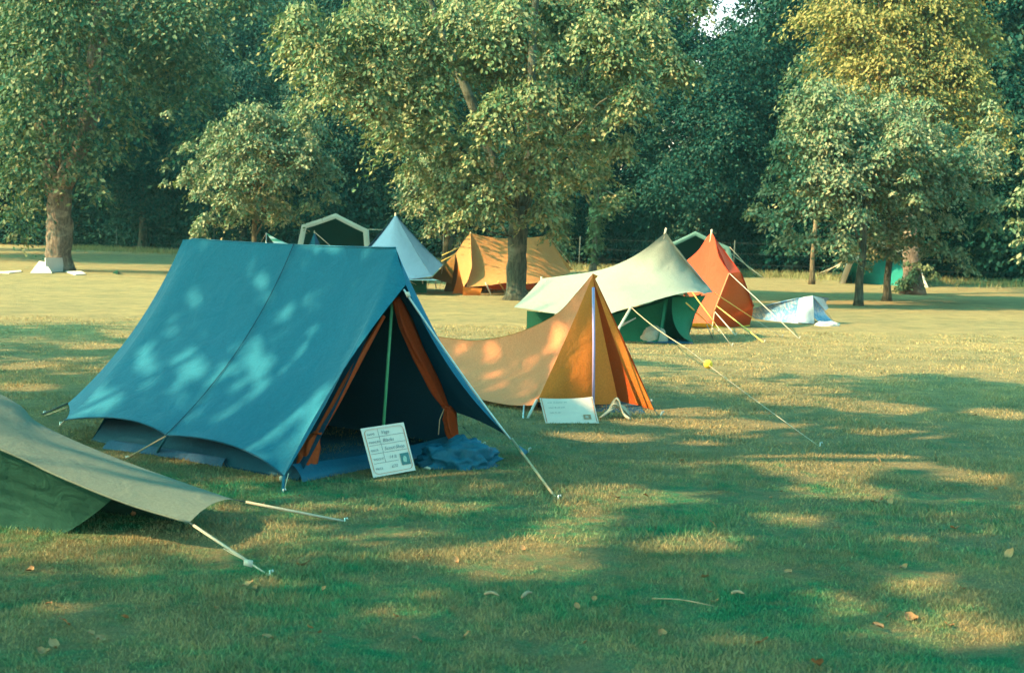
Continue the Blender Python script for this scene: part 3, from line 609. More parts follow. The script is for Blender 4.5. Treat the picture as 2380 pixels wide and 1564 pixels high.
# ------------------------------------------------------------------ frame tents
def frame_tent(name, pts, depth, dx, label, band, side, bandm, back_m, wall=None, ins=None):
    """pts: outline of the front opening; depth vector dx leads to the rear"""
    root = empty(name, V((pts[0][0] + pts[-1][0]) / 2, (pts[0][1] + pts[-1][1]) / 2, 0), label, 'tent')
    pts = [np.asarray(p, float) for p in pts]; ctr = sum(pts) / len(pts); outl = resample(np.array(pts), 41)
    out = []
    for a, b2 in zip(pts, pts[1:]): out += cat(a, b2, 9, .015 if a[2] > .5 and b2[2] > .5 else 0)[:-1]
    out += [pts[-1]]
    inn = [p + (ctr - V(0, 0, .3) - p) * V(band, band, band) for p in out]
    inn[0] = out[0] + (inn[0] - out[0]) * V(1, 1, 0); inn[-1] = out[-1] + (inn[-1] - out[-1]) * V(1, 1, 0)
    MB().grid([[p, p * .5 + q * .5 + V(0, -.03, 0), q] for p, q in zip(out, inn)]).build('front_band', bandm, root)
    MB().grid([[p, p * .6 + (p + dx) * .4 + V(0, 0, .02), p + dx] for p in out]).build('canopy', side, root)
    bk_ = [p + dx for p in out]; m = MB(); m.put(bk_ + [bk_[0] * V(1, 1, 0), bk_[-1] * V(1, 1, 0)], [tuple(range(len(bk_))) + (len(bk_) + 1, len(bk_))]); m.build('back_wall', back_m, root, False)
    MB().tube([p + V(0, .06, -.03) for p in pts], .018, 6).build('pole_frame', 'metal', root)
    return root, out
q = [AS(689, 600, 50), AS(707, 527, 50), AS(787, 500, 50), AS(863, 538, 50), AS(870, 600, 50)]
q[0][2] = 0; q[-1][2] = 0
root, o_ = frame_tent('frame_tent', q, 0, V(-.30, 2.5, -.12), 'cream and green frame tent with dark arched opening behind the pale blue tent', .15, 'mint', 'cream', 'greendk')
line('guy_line', q[3], q[3] + V(.6, .1, 0) , .02, 'ropew', root)
q = [AS(1535, 640, 45), AS(1550, 580, 45), AS(1630, 542, 45), AS(1710, 579, 45), AS(1727, 650, 45)]
q[0][2] = 0; q[-1][2] = 0
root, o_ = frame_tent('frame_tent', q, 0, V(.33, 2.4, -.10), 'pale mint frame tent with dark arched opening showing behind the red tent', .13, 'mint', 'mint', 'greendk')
for a, b2 in ((q[3], GS(1775, 650)), (q[3] + V(0, .8, -.1), GS(1790, 652))): line('guy_line', a, b2, .018, 'ropew', root)
q = [GS(1968, 664), AS(1988, 612, 41.2), AS(2066, 566, 41.2), AS(2142, 592, 41.2), GS(2176, 674)]
root, o_ = frame_tent('frame_tent', q, 0, V(.68, 2.6, -.12), 'teal frame tent with white edges standing behind the thick ivy covered trunk', .14, 'teal', 'cream', 'teal')
MB().grid(ruled(cat(q[1] + V(.2, .5, -.1), q[3] + V(-.2, .5, -.1), 8), cat(q[0] + V(.5, .5, 0), q[4] + V(-.4, .5, 0), 8), 6)).build('front_wall', 'teal', root)
for a, b2 in ((q[1], GS(1910, 645)), (q[1] + V(0, .5, 0), GS(1925, 645)), (q[3] - V(0, 0, .25), GS(2196, 664))): line('guy_line', a, b2, .016, 'ropew', root)
# small blue tent in front of the left frame tent
root = empty('small_tent', V(*(AS(737, 545, 40)[:2]), 0), 'small blue tent with pointed top in front of the cream frame tent', 'tent')
sp = AS(737, 544, 40); s1, s2, s3 = AS(690, 590, 39.5), AS(738, 600, 39.2), AS(785, 600, 40.3)
for q in (s1, s2, s3): q[2] = 0
MB().grid(ruled([sp] * 6, cat(s1, s2, 6), 8, (0, .05, -.03), .02)).build('flysheet', 'blue', root)
MB().grid(ruled([sp] * 6, cat(s2, s3, 6), 8, (0, .05, -.03), .02)).build('flysheet', 'blue_far', root)
MB().grid(ruled([sp] * 6, cat(s3, s3 + V(-1, 2, 0), 6), 8, (0, 0, -.03), .02)).build('flysheet', 'blue', root)
MB().grid(ruled([sp] * 6, cat(s3 + V(-1, 2, 0), s1, 6), 8, (0, 0, -.03), .02)).build('flysheet', 'blue', root)
line('guy_line', sp, AS(790, 590, 38), .01, 'ropew', root); MB().tube([V(sp[0], sp[1], 0), sp + V(0, 0, .04)], .015, 6).build('upright_pole', 'wood', root)
# striped awning
root = empty('striped_awning', V(*(AS(660, 570, 43)[:2]), 0), 'green and white striped awning slanting up beside the cream frame tent', 'awning')
m = M('striped_canvas'); wv = m.add('ShaderNodeTexWave'); wv.inputs['Scale'].default_value = 2.2; m.l.new(m.coord(), wv.inputs[0])
wv.bands_direction = 'Z'; m.base(m.ramp(wv.outputs['Fac'], [(.45, (.55, .52, .42)), (.55, (.10, .30, .16))])); m.set(.85, .15); MAT['stripe'] = m.m
aw = [AS(624, 546, 43), AS(700, 579, 42.5)]
MB().grid(ruled(cat(aw[0], aw[1], 10, .05), cat(AS(660, 590, 42), AS(705, 596, 42), 10), 6, (0, 0, -.03), .03)).build('canopy', 'stripe', root)
MB().tube([aw[0] * V(1, 1, 0), aw[0]], .015, 6).build('pole', 'metal', root); MB().tube([aw[1] * V(1, 1, 0), aw[1]], .015, 6).build('pole', 'metal', root)
line('guy_line', aw[0], GS(600, 590), .008, 'ropew', root)

# ------------------------------------------------------------------ things by the big trunk
def board(name, q, label, catn, mat='card', t=.02):
    q = [np.asarray(p, float) for p in q]; return tag(MB().slab(q, t).build(name, mat, smooth=False), label, catn)
def Z2(x, y, Y): return AS(x * .17647, 480 + y * .17647, Y)
def Z2g(x, y): return GS(x * .17647, 480 + y * .17647)
p0, p1 = Z2g(600, 905), Z2g(890, 885)
board('display_board', [p0, p1, Z2(885, 705, p1[1] + .15), Z2(595, 705, p0[1] + .15)], 'upright white board with faint writing, leaning on the thick left trunk', 'board')
board('tilted_board', [Z2g(400, 915), Z2g(690, 915), Z2(600, 770, 38.6), Z2(520, 755, 38.6)], 'tilted white panel propped on the left side of the upright white board', 'board')
board('flat_sheet', [Z2g(870, 895), Z2g(1000, 938), Z2g(1140, 930), Z2g(1080, 893)], 'white sheet lying flat on the grass to the right of the upright board', 'sheet', t=.03)
board('flat_sheet', [Z2g(-60, 905), Z2g(120, 915), Z2g(285, 900), Z2g(280, 885)], 'long white sheet lying flat at the far left edge of the sunlit grass', 'sheet', t=.03)
m = MB(); pp = [Z2g(1490, 910), Z2g(1560, 925), Z2(1565, 872, 37.6), Z2g(1500, 890) + V(0, .3, .03)]
m.put(pp, [(0, 1, 2), (1, 3, 2), (3, 0, 2), (0, 3, 1)]); tag(m.build('dark_cloth', 'greendk', smooth=False), 'small dark folded cloth standing alone on the grass between trunk and blue tent', 'cloth')

# ------------------------------------------------------------------ foliage helpers
def unit(a): return a / (np.linalg.norm(a, axis=1, keepdims=True) + 1e-9)
def leaf_geo(c, axis, nor, L, wr=.55, fold=.18):
    axis = unit(axis); nor = unit(nor - (nor * axis).sum(1, keepdims=True) * axis); side = np.cross(axis, nor); L = L[:, None]
    v = np.stack([c - axis * L * .5, c + side * L * wr * .5 + nor * L * fold * .5 + axis * L * .05, c + axis * L * .5 - nor * L * .05, c - side * L * wr * .5 + nor * L * fold * .5 + axis * L * .05], 1)
    n = len(c); k = np.arange(n)[:, None] * 4
    t = np.concatenate([k + np.array([[0, 1, 2]]), k + np.array([[0, 2, 3]])], 1).reshape(-1, 3)
    return v.reshape(-1, 3), t
def clump_pts(cl, per, leaf, rng, flat=.6, droop=.35, shell=.45):
    """cl: (n,4) centres and radii -> leaf centres, axes, normals, lengths"""
    cl = np.asarray(cl, float); n = len(cl); idx = np.repeat(np.arange(n), np.maximum(8, (per * (cl[:, 3] / cl[:, 3].mean()) ** 2)).astype(int)); k = len(idx)
    z = rng.uniform(-.45, 1, k); ph = rng.uniform(0, 2 * np.pi, k); s = np.sqrt(1 - z * z); d = np.stack([s * np.cos(ph), s * np.sin(ph), z], 1)
    R = cl[idx, 3] * rng.uniform(0, 1, k) ** shell * (1 + .25 * np.sin(ph * 3 + idx) + .18 * rng.normal(size=k))
    p = d * R[:, None]; hr = np.hypot(p[:, 0], p[:, 1]); p[:, 2] *= flat; p[:, 2] -= droop * hr ** 2 / cl[idx, 3]
    nor = d * V(.9, .9, .7) + V(0, 0, .5) + rng.normal(size=(k, 3)) * .45
    axis = d * V(1, 1, 0) + V(0, 0, -.75) + rng.normal(size=(k, 3)) * .5
    return cl[idx, :3] + p, axis, nor, leaf * rng.uniform(.65, 1.3, k)
def ellipsoid_clumps(n, ctr, rad, r, rng, inner=.55, low=-1.0):
    out = []
    while len(out) < n:
        d = rng.normal(size=3); d /= np.linalg.norm(d)
        if d[2] < low: continue
        rr = rng.uniform(inner, 1) * (1 + .45 * mnoise.noise(Vector(tuple(d * 2.0 + ctr[0]))))
        out.append([*(np.array(ctr) + d * np.array(rad) * rr), r * rng.uniform(.45, 1.4)])
    return out
def crown(name, cl, per, leaf, mat, root, seed, keep=None, **kw):
    rng = np.random.default_rng(seed); c, a, nn, L = clump_pts(cl, per, leaf, rng, **kw)
    if keep is not None:
        k = keep(c); c, a, nn, L = c[k], a[k], nn[k], L[k]
    v, t = leaf_geo(c, a, nn, L); return bigmesh(name, v, t, mat, root)
def limbs(m, start, cl, rng, n, r0):
    cl = np.asarray(cl); idx = rng.choice(len(cl), min(n, len(cl)), replace=False)
    for i in idx:
        e = cl[i, :3] - V(0, 0, .1); s = start[rng.integers(len(start))]
        md = s * .5 + e * .5 + V(*(rng.normal(size=3) * .15)) + V(0, 0, .12 * np.linalg.norm(e - s))
        m.tube(poly([s, md, e], 7), np.linspace(r0, r0 * .22, 7), 6, jit=.15)
def trunk_pts(base, top, r0, r1, n=14, wob=.08, seed=0, flare=1.5):
    base, top = np.asarray(base, float), np.asarray(top, float); pts, rad = [], []
    for i, t in enumerate(np.linspace(0, 1, n)):
        w = wob * (1 - abs(2 * t - 1)); pts.append(base + (top - base) * t + V(mnoise.noise(Vector((seed, t * 3, 0))), mnoise.noise(Vector((seed, t * 3, 5))), 0) * w)
        rad.append((r0 + (r1 - r0) * t) * (1 + (flare - 1) * max(0, 1 - t * n / 2.2) ** 1.6))
    pts[0] = pts[0] - V(0, 0, .05); return pts, rad
def tree(name, base, top, r0, r1, cl, per, leaf, lm, bm, label, seed, group=None, nl=14, lr=None, catn='tree', keep=None, extra=None, **kw):
    root = empty(name, V(base[0], base[1], 0), label, catn, group); rng = np.random.default_rng(seed)
    pts, rad = trunk_pts(V(base[0], base[1], 0), top, r0, r1, 16, .12, seed); m = MB().tube(pts, rad, 14, jit=.22)
    limbs(m, pts[6:], cl, rng, nl, lr or r1 * .6)
    if extra: extra(m)
    m.build('trunk', bm, root); crown('crown', cl, per, leaf, lm, root, seed, keep, **kw); return root

# ---- central broad tree
base = G(1200, 697); Yc = base[1]; rng = np.random.default_rng(11)
vis = [(700, 40, .8, -2), (760, 120, .9, -2), (690, 110, .6, -1), (830, 50, .9, -2), (880, 150, .7, -2), (800, 215, .55, -2), (940, 60, .8, -2), (860, 230, .55, -2.2), (905, 290, .4, -2), (980, 240, .5, -2),
       (1010, 110, .6, -2), (1060, 30, .8, -2), (1130, 100, .7, -2), (1190, 30, .8, -2), (1170, 235, .75, -2.5), (1240, 215, .6, -2.5), (1150, 300, .45, -2.4), (1270, 290, .45, -2.3), (1010, 200, .5, -2), (1030, 270, .45, -2),
       (1290, 120, .5, -2), (1390, 60, .8, -2), (1450, 120, .7, -2), (1500, 60, .8, -1.5), (1550, 130, .7, -1.5), (1590, 150, .5, -1.5), (1470, 215, .6, -2), (1440, 270, .45, -2), (1350, 245, .4, -2), (1360, 300, .35, -2), (1445, 340, .35, -1.5),
       (1100, 370, .4, -1.8), (1130, 440, .4, -1.7), (1060, 440, .4, -1), (1090, 490, .35, -1.4), (1240, 420, .35, -1.5), (1270, 480, .4, -1), (1290, 540, .3, -.5), (960, 330, .4, -.8), (1390, 400, .4, -.6), (1330, 420, .4, 0), (1420, 470, .3, 0.4), (1245, 370, .4, -1.8), (1180, 380, .4, -1.5), (1040, 380, .5, -.8), (1000, 300, .6, -1), (1080, 330, .5, -.8), (1110, 400, .45, -.6), (960, 390, .4, -.9), (1020, 440, .45, -.7), (1050, 500, .35, -.6), (1150, 470, .4, -1.3), (1200, 420, .45, -1.5), (1170, 500, .3, -1), (1250, 500, .35, -1), (1240, 330, .5, -1.9), (1330, 350, .5, -1.2), (1300, 400, .4, -1)]
cl = [[*A(x, y, Yc + dy), r * (.80 if y < 320 else .98)] for x, y, r, dy in vis]
cl += [[q[0] + rng.normal() * .5 * q[3], q[1] + .3, q[2] - .55 * q[3] + rng.normal() * .15, q[3] * .6] for q in cl[:34]]
cl += ellipsoid_clumps(60, (0.1, Yc + 2.2, 5.7), (4.4, 1.9, 2.7), .8, rng, .3, -.85)
f1 = A(1205, 480, Yc)
def forks(m):
    for pts, r in (([f1, A(1150, 380, Yc), A(1085, 210, Yc), A(1010, 30, Yc), A(960, -150, Yc)], (.16, .12, .09, .07, .04)), ([f1, A(1230, 400, Yc), A(1235, 230, Yc + .2), A(1240, 60, Yc + .2), A(1260, -120, Yc)], (.17, .13, .10, .08, .04)), ([A(1230, 330, Yc + .3), A(1330, 200, Yc + .8), A(1450, 60, Yc + .6)], (.09, .06, .03)), ([A(1195, 470, Yc), A(1120, 430, Yc - .6), A(1080, 440, Yc - 1)], (.06, .04, .02))):
        q = poly(pts, 14); m.tube(q, np.interp(np.linspace(0, 1, 14), np.linspace(0, 1, len(r)), r), 9, jit=.2)
tree('broadleaf_tree', base, f1, .21, .19, cl, 640, .105, 'leafA', 'barkdk', 'broad tree with drooping sunlit leaf clusters, its bare trunk in front of the tan tent', 3, nl=12, lr=.03, extra=forks, flat=.5, droop=.65, shell=.35)

# ---- big tree with the thick trunk, far left
base = G(135, 630); Y1 = base[1]; rng = np.random.default_rng(5)
vis = [(60, 60, 1, -2), (150, 40, 1, -2), (30, 180, .9, -2), (120, 140, .8, -2.5), (210, 60, .7, -2), (300, 40, .8, -1), (260, 160, .7, -1.5), (330, 120, .6, 0), (20, 330, .8, -1.5), (50, 420, .8, -.2), (30, 500, .7, .6), (60, 350, .6, -2), (240, 320, .5, -1), (260, 360, .5, -1), (210, 430, .45, -1.4), (235, 455, .35, -1.2), (40, 545, .4, .8), (85, 480, .45, .8), (200, 380, .5, -1), (110, 250, .9, -1.6), (180, 230, .8, -1.8), (60, 260, .9, -1.8), (170, 320, .7, -1.4), (250, 240, .8, -1), (90, 360, .6, -1.6), (330, 220, .9, 0), (40, 300, .9, -.6), (60, 380, .7, -.4), (20, 420, .7, -.6), (75, 200, .9, -.6), (130, 340, .6, -1.5), (95, 420, .5, -1.2), (180, 400, .5, -1.2), (400, 120, 1, .5), (300, 300, .7, .2), (420, 230, 1, 1), (130, 60, .9, -2)]
cl = [[*A(x, y, Y1 + dy), r * 1.15] for x, y, r, dy in vis]
cl += ellipsoid_clumps(110, (base[0] + .8, Y1 + 1.5, 8.5), (5.5, 3.5, 5.5), 1.15, rng, .35, -.8)
def fork1(m):
    for pts, r in (([A(140, 440, Y1), A(200, 300, Y1), A(225, 100, Y1), A(240, -60, Y1)], (.30, .25, .2, .15)), ([A(130, 450, Y1), A(105, 320, Y1 + .3), A(70, 150, Y1 + .4)], (.3, .2, .1))):
        q = poly(pts, 12); m.tube(q, np.interp(np.linspace(0, 1, 12), np.linspace(0, 1, len(r)), r), 12, jit=.2)
tree('broadleaf_tree', base, A(140, 440, Y1), .36, .32, cl, 380, .15, 'leafL', 'barkpale', 'tall dark leaved tree with thick half lit trunk and white boards at its foot', 4, nl=7, lr=.06, extra=fork1, flat=.55, droop=.6, shell=.35)

# ---- small rounded tree behind the big blue tent
Y2 = 37.0; b2 = V(*(A(588, 560, Y2)[:2]), 0); rng = np.random.default_rng(9)
vis = [(560, 270, .5, -1.5), (600, 260, .5, -1.4), (650, 290, .5, -1.2), (540, 330, .6, -1.6), (600, 330, .6, -1.7), (670, 340, .5, -1.4), (520, 400, .6, -1.5), (590, 400, .6, -1.8), (660, 410, .5, -1.5), (450, 400, .4, -.8), (470, 450, .45, -1), (540, 460, .5, -1.4), (430, 420, .3, -.6), (480, 510, .4, -1), (460, 540, .3, -.9), (720, 330, .4, -.4), (740, 430, .4, -.2), (720, 480, .4, -.3), (610, 470, .5, -1), (660, 500, .5, -.4), (770, 460, .3, 0), (495, 300, .25, -1), (700, 260, .4, 0)]
cl = [[*A(x, y, Y2 + dy), r * .9] for x, y, r, dy in vis] + ellipsoid_clumps(36, (b2[0] + .3, Y2, 3.2), (1.9, 1.5, 1.4), .5, rng, .3) + ellipsoid_clumps(24, (b2[0] + .2, Y2 - .3, 2.9), (2.3, 1.6, 1.75), .24, rng, .92, -.7)
tree('rounded_tree', b2, V(b2[0] + .1, Y2, 2.6), .07, .05, cl, 330, .105, 'leafG', 'bark', 'small grey green tree with rounded crown standing behind the large blue tent', 6, nl=14, lr=.03, flat=.6, droop=.45, shell=.4)

# ---- grey shrub-like tree behind the tan tent
Y4 = 37.5; b4 = V(*(A(1035, 560, Y4)[:2]), 0); rng = np.random.default_rng(10)
vis = [(1000, 400, .5, -1), (960, 430, .4, -1), (1010, 460, .5, -1.3), (1040, 420, .4, -1), (980, 490, .4, -1.1), (1030, 520, .4, -1.2), (1000, 540, .35, -1), (1070, 500, .4, -.6), (1080, 560, .35, -.5), (940, 420, .25, -.6), (1010, 370, .3, -.6), (1060, 460, .5, -.5)]
cl = [[*A(x, y, Y4 + dy), r * .9] for x, y, r, dy in vis] + ellipsoid_clumps(25, (b4[0], Y4, 2.5), (1.1, .9, 1.3), .5, rng, .3)
tree('slender_tree', b4, V(b4[0], Y4, 2.6), .07, .05, cl, 330, .11, 'leafG', 'bark', 'slender grey green tree between the pale blue tent and the tan tent', 16, nl=10, lr=.03, flat=.8, droop=.35)

# ---- ivy covered stems right of the central trunk
def ivy_stem(x0, y0, x1, y1, Y, w, label, seed, sprays=()):
    b = V(*(A(x0, y0, Y)[:2]), 0); t = A(x1, y1, Y); root = empty('ivy_stem_tree', b, label, 'tree'); rng = np.random.default_rng(seed)
    pts, rad = trunk_pts(b, t, w, w * .5, 14, .12, seed); m = MB().tube(pts, rad, 9, jit=.2)
    cl = [[*(p + V(*(rng.normal(size=3) * .08))), .22 * rng.uniform(.7, 1.3)] for p in pts[2:] for _ in range(2)] + [[*A(x, y, Y - .3), r] for x, y, r in sprays]
    limbs(m, pts[5:], np.array(cl)[len(pts[2:]) * 2:] if sprays else cl, rng, 6, .03)
    m.build('trunk', 'barkpale', root); crown('crown', cl, 120, .13, 'ivy', root, seed, flat=1, droop=.2)
ivy_stem(1378, 620, 1392, 420, 46, .10, 'slim ivy covered stem at the wood edge between tan and pale green tents', 21, [(1380, 390, .45), (1400, 365, .35), (1350, 420, .35), (1450, 460, .35), (1430, 480, .3), (1400, 500, .3)])
ivy_stem(1303, 600, 1308, 380, 44, .08, 'slim pale stem with ivy just behind the right end of the tan tent', 22, [(1320, 430, .4), (1290, 460, .4), (1280, 500, .4), (1310, 510, .35)])

# ---- pair of thin trees on the right
def pair(x, y, w, seed, vis, label, nfill, xc, zc, rx, rz, mat='leafG'):
    b = G(x, y); Y = b[1]; rng = np.random.default_rng(seed)
    cl = [[*A(px, py, Y + dy), r * .9] for px, py, r, dy in vis] + ellipsoid_clumps(nfill, (b[0] + xc, Y + .3, zc), (rx, rx * .8, rz), .5, rng, .3) + ellipsoid_clumps(26, (b[0] + xc, Y, zc), (rx * 1.28, rx, rz * 1.25), .24, rng, .92, -.7)
    return tree('lawn_tree', b, V(b[0] + .1, Y, 2.7), w, w * .7, cl, 360, .10, mat, 'barkdk', label, seed, 'thin trunked trees on the right of the lawn', nl=16, lr=.028, flat=.6, droop=.45, shell=.4)
pair(1995, 711, .085, 31, [(1760, 490, .3, -.5), (1800, 510, .4, -.8), (1850, 480, .5, -1), (1790, 440, .35, -.6), (1745, 500, .2, -.3), (1830, 560, .4, -.8), (1880, 560, .4, -1), (1950, 560, .45, -1.2), (1970, 600, .3, -1), (1850, 420, .5, -.9), (1900, 400, .6, -1.2), (1820, 390, .4, -.6), (1870, 340, .5, -.8), (1930, 330, .6, -1), (1960, 420, .6, -1.4), (1900, 480, .5, -1.2), (1890, 280, .5, -.6), (1960, 270, .5, -.8), (1850, 230, .4, -.2), (1920, 220, .4, -.4), (1990, 500, .5, -1.3)],
     'thin trunked lawn tree with grey green crown, the nearer of the two slim trunks', 55, -.1, 3.1, 1.6, 1.3)
pair(2060, 700, .085, 32, [(2060, 250, .6, -.8), (2120, 300, .6, -.9), (2030, 330, .6, -1.2), (2100, 380, .6, -1.3), (2180, 370, .6, -1), (2060, 440, .6, -1.5), (2150, 450, .6, -1.4), (2220, 450, .5, -1), (2260, 400, .4, -.5), (2280, 470, .4, -.5), (2200, 520, .5, -1), (2120, 520, .6, -1.4), (2180, 580, .4, -.9), (2230, 590, .3, -.7), (2240, 620, .22, -.6), (2260, 630, .2, -.6), (2050, 540, .5, -1.2), (2300, 520, .3, -.3), (2070, 590, .35, -.7), (2120, 560, .4, -.5), (2010, 620, .2, -.9), (2140, 250, .4, -.3), (2040, 580, .4, -.5), (2000, 580, .35, .2), (2060, 550, .5, .5)],
     'thin trunked lawn tree with wide grey green crown, the farther of the two slim trunks', 55, .6, 3.1, 1.9, 1.3)

# ---- golden tree with the thick ivy covered trunk
base = G(2122, 684); Y7 = base[1]; rng = np.random.default_rng(13)
vis = [(2000, 60, .8, 1), (2080, 40, .8, 1), (2150, 90, .8, 1), (2060, 150, .8, .6), (2130, 180, .8, .6), (2200, 120, .6, 1), (1950, 210, .7, .8), (1910, 220, .4, 1), (2000, 220, .8, .6), (2080, 230, .8, .4), (2160, 240, .8, .6), (2230, 230, .7, 1), (2290, 250, .6, 1.2), (2250, 300, .7, .8), (2310, 320, .6, 1.2), (2200, 310, .7, .6), (2290, 370, .5, 1), (2220, 360, .5, .8), (2170, 10, .8, 1.2), (2060, 110, .6, .5), (2260, 410, .4, 1), (1985, 150, .5, 1), (2320, 280, .6, .6), (2330, 340, .5, .6), (2240, 350, .6, 0), (2180, 340, .6, 0), (2300, 400, .4, .4), (1900, 190, .4, .2), (1940, 250, .5, 0)]
cl = [[*A(x, y, Y7 + dy), r * .95] for x, y, r, dy in vis] + ellipsoid_clumps(75, (base[0] + .2, Y7 + 2.3, 6.6), (2.5, 1.7, 3.0), .8, rng, .4)
tree('golden_tree', base, A(2110, 300, Y7 + 1.5), .24, .12, cl, 480, .12, 'leafY', 'barkpale', 'golden yellow leaved tree rising above the grey green lawn trees', 41, nl=16, lr=.05, flat=.6, droop=.4)
root = empty('ivy_clump', base, 'ivy mound wrapped round the foot of the golden tree trunk', 'ivy')
cl = [[*(base + V(rng.normal() * .18, -.12 + rng.normal() * .15, z)), .17 * (1.4 - z)] for z in np.linspace(.1, .75, 12)]
o = crown('ivy_leaves', cl, 90, .10, 'ivy', root, 77, flat=1, droop=.1)
o = bpy.data.objects[o.name]; o.parent = None; o.location = Vector(base); tag(o, root['label'], 'ivy'); o.name = 'ivy_clump'; bpy.data.objects.remove(root); o.name = 'ivy_clump'
# ---- slim tree beyond
b8 = G(1886, 661); Y8 = b8[1]; rng = np.random.default_rng(14)
cl = ellipsoid_clumps(34, (b8[0] + .3, Y8, 4.2), (1.5, 1.2, 2.2), .7, rng, .3)
tree('slim_tree', b8, V(b8[0] + .1, Y8, 4), .07, .04, cl, 160, .15, 'leafL', 'bark', 'very slim tree by the dry grass strip, left of the teal frame tent', 51, nl=10, lr=.03)
# ---- tree reaching in at the right edge
b9 = V(10.9, 28.5, 0); rng = np.random.default_rng(15)
vis = [(2370, 470, .35, 0), (2360, 520, .3, 0), (2375, 560, .3, 0), (2372, 600, .22, 0), (2390, 440, .4, 0), (2400, 520, .4, 0)]
cl = [[*A(x, y, 28.3 + dy), r * .8] for x, y, r, dy in vis] + ellipsoid_clumps(40, (12.0, 28.5, 3.2), (1.4, 1.4, 1.5), .6, rng, .3)
tree('lawn_tree', V(12, 28.5, 0), V(12, 28.5, 2.6), .09, .06, cl, 180, .13, 'leafG', 'bark', 'tree showing only a few leafy twigs at the right edge of the picture', 52, nl=10, lr=.03)

# ------------------------------------------------------------------ the wood behind the meadow
E0, ED = V(-26, 70, 0), V(44, -28, 0); EN = nrm(V(28, 44, 0))
protos = []
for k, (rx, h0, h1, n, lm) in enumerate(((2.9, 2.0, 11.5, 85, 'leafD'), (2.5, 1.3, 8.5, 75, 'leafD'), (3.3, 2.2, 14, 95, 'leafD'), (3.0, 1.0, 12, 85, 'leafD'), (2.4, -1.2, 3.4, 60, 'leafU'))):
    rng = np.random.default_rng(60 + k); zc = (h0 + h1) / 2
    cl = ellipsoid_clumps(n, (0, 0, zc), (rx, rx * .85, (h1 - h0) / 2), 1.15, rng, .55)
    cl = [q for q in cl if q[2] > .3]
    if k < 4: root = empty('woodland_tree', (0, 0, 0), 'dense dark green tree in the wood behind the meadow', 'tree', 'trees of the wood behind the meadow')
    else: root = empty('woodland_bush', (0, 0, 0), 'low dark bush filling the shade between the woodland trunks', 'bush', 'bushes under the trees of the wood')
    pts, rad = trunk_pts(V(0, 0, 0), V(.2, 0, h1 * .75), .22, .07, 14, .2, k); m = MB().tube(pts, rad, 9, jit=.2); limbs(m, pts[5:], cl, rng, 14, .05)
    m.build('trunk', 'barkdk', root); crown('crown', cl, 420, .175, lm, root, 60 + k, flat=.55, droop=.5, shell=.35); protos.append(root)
used = set()
def place(k, x, y, s, sz, rot):
    src = protos[k]
    if k in used:
        r = src.copy(); C.objects.link(r)
        for ch in list(src.children):
            if ch.users_collection:
                c2_ = ch.copy(); C.objects.link(c2_); c2_.parent = r
    else: r = src; used.add(k)
    r.location = (x, y, 0); r.scale = (s, s, sz); r.rotation_euler = (0, 0, rot); return r
rng = np.random.default_rng(99); KIDS = {k: None for k in range(4)}
spots = []
for row, (off, step, ks, smin, smax) in enumerate(((1.4, 5.6, (1, 3, 1), .8, 1.1), (5.2, 4.6, (0, 2, 3), .95, 1.25), (10.5, 5.2, (2, 0, 2), 1.1, 1.4), (17, 6.2, (2,), 1.25, 1.5))):
    s = -18.0
    while s < 66:
        p = E0 + nrm(ED) * (s + rng.uniform(-.8, .8)) + EN * (off + rng.uniform(-.9, .9)); spots.append((p, ks[rng.integers(len(ks))], rng.uniform(smin, smax))); s += step
top_h = (11.5, 8.5, 14, 12, 3.4)
for off in (4.5, 9.0, 14.0, 19.0):
    s = -16.0
    while s < 64:
        spots.append((E0 + nrm(ED) * (s + rng.uniform(-.8, .8)) + EN * (off + rng.uniform(-.7, .7)), 4, rng.uniform(.85, 1.35))); s += 3.1
for p, k, sc_ in spots:
    px, _ = PX(V(p[0], p[1], 1.6))
    if px < -420 or px > 2800: continue
    sz = sc_; lim = None
    if abs(px - 1640) < 75: lim = 40
    elif abs(px - 1640) < 150: lim = 0
    if lim is not None:
        zt = A(px, lim, p[1])[2]; sz = min(sc_, (zt - .3) / (top_h[k] + .5))
        sx = min(sc_, .8) if abs(px - 1640) < 150 else sc_
    else: sx = sc_
    place(k, p[0], p[1], sx, sz, rng.uniform(0, 6.28))
# trees outside the frame on the left that shade the far left of the meadow
for x, y, k, s in ((-19, 47, 2, 1.1), (-21, 55, 0, 1.2), (-24, 50, 2, 1.2), (-26, 60, 2, 1.2)): place(k, x, y, s, s, x)

# ------------------------------------------------------------------ trees that shade the foreground (outside the frame)
patches = []   # places on lawn and tents that the sun reaches through gaps in these crowns
for x, y, rx, ry in ((1370, 1188, 80, 20), (1470, 1150, 150, 12), (1310, 1240, 110, 20), (1200, 1305, 170, 26), (1900, 1085, 130, 20), (2080, 1072, 110, 10), (1960, 1140, 120, 12), (1650, 1262, 90, 16), (1540, 1270, 60, 12),
                     (2180, 1372, 120, 26), (1960, 1402, 80, 22), (2150, 1455, 220, 30), (1640, 984, 200, 7), (1400, 1015, 90, 6), (2040, 948, 110, 8), (2330, 962, 80, 8), (1870, 932, 110, 7), (1590, 955, 90, 7), (2260, 1108, 80, 12), (480, 1270, 95, 13), (620, 1238, 100, 16), (140, 1415, 80, 14),
                     (1330, 1012, 60, 6), (1800, 905, 150, 6), (2100, 1010, 90, 7), (1700, 1010, 60, 5), (60, 850, 60, 6), (230, 805, 60, 5), (1850, 1210, 80, 10), (1050, 1180, 80, 10), (60, 900, 70, 6), (330, 880, 60, 6), (720, 1250, 70, 8), (1750, 1490, 80, 10), (950, 1420, 90, 12)):
    p = G(x, y); Y = p[1]; patches.append((p, rx / F * Y * 1.25, ry * 1.9 * Y * Y / (H * F)))
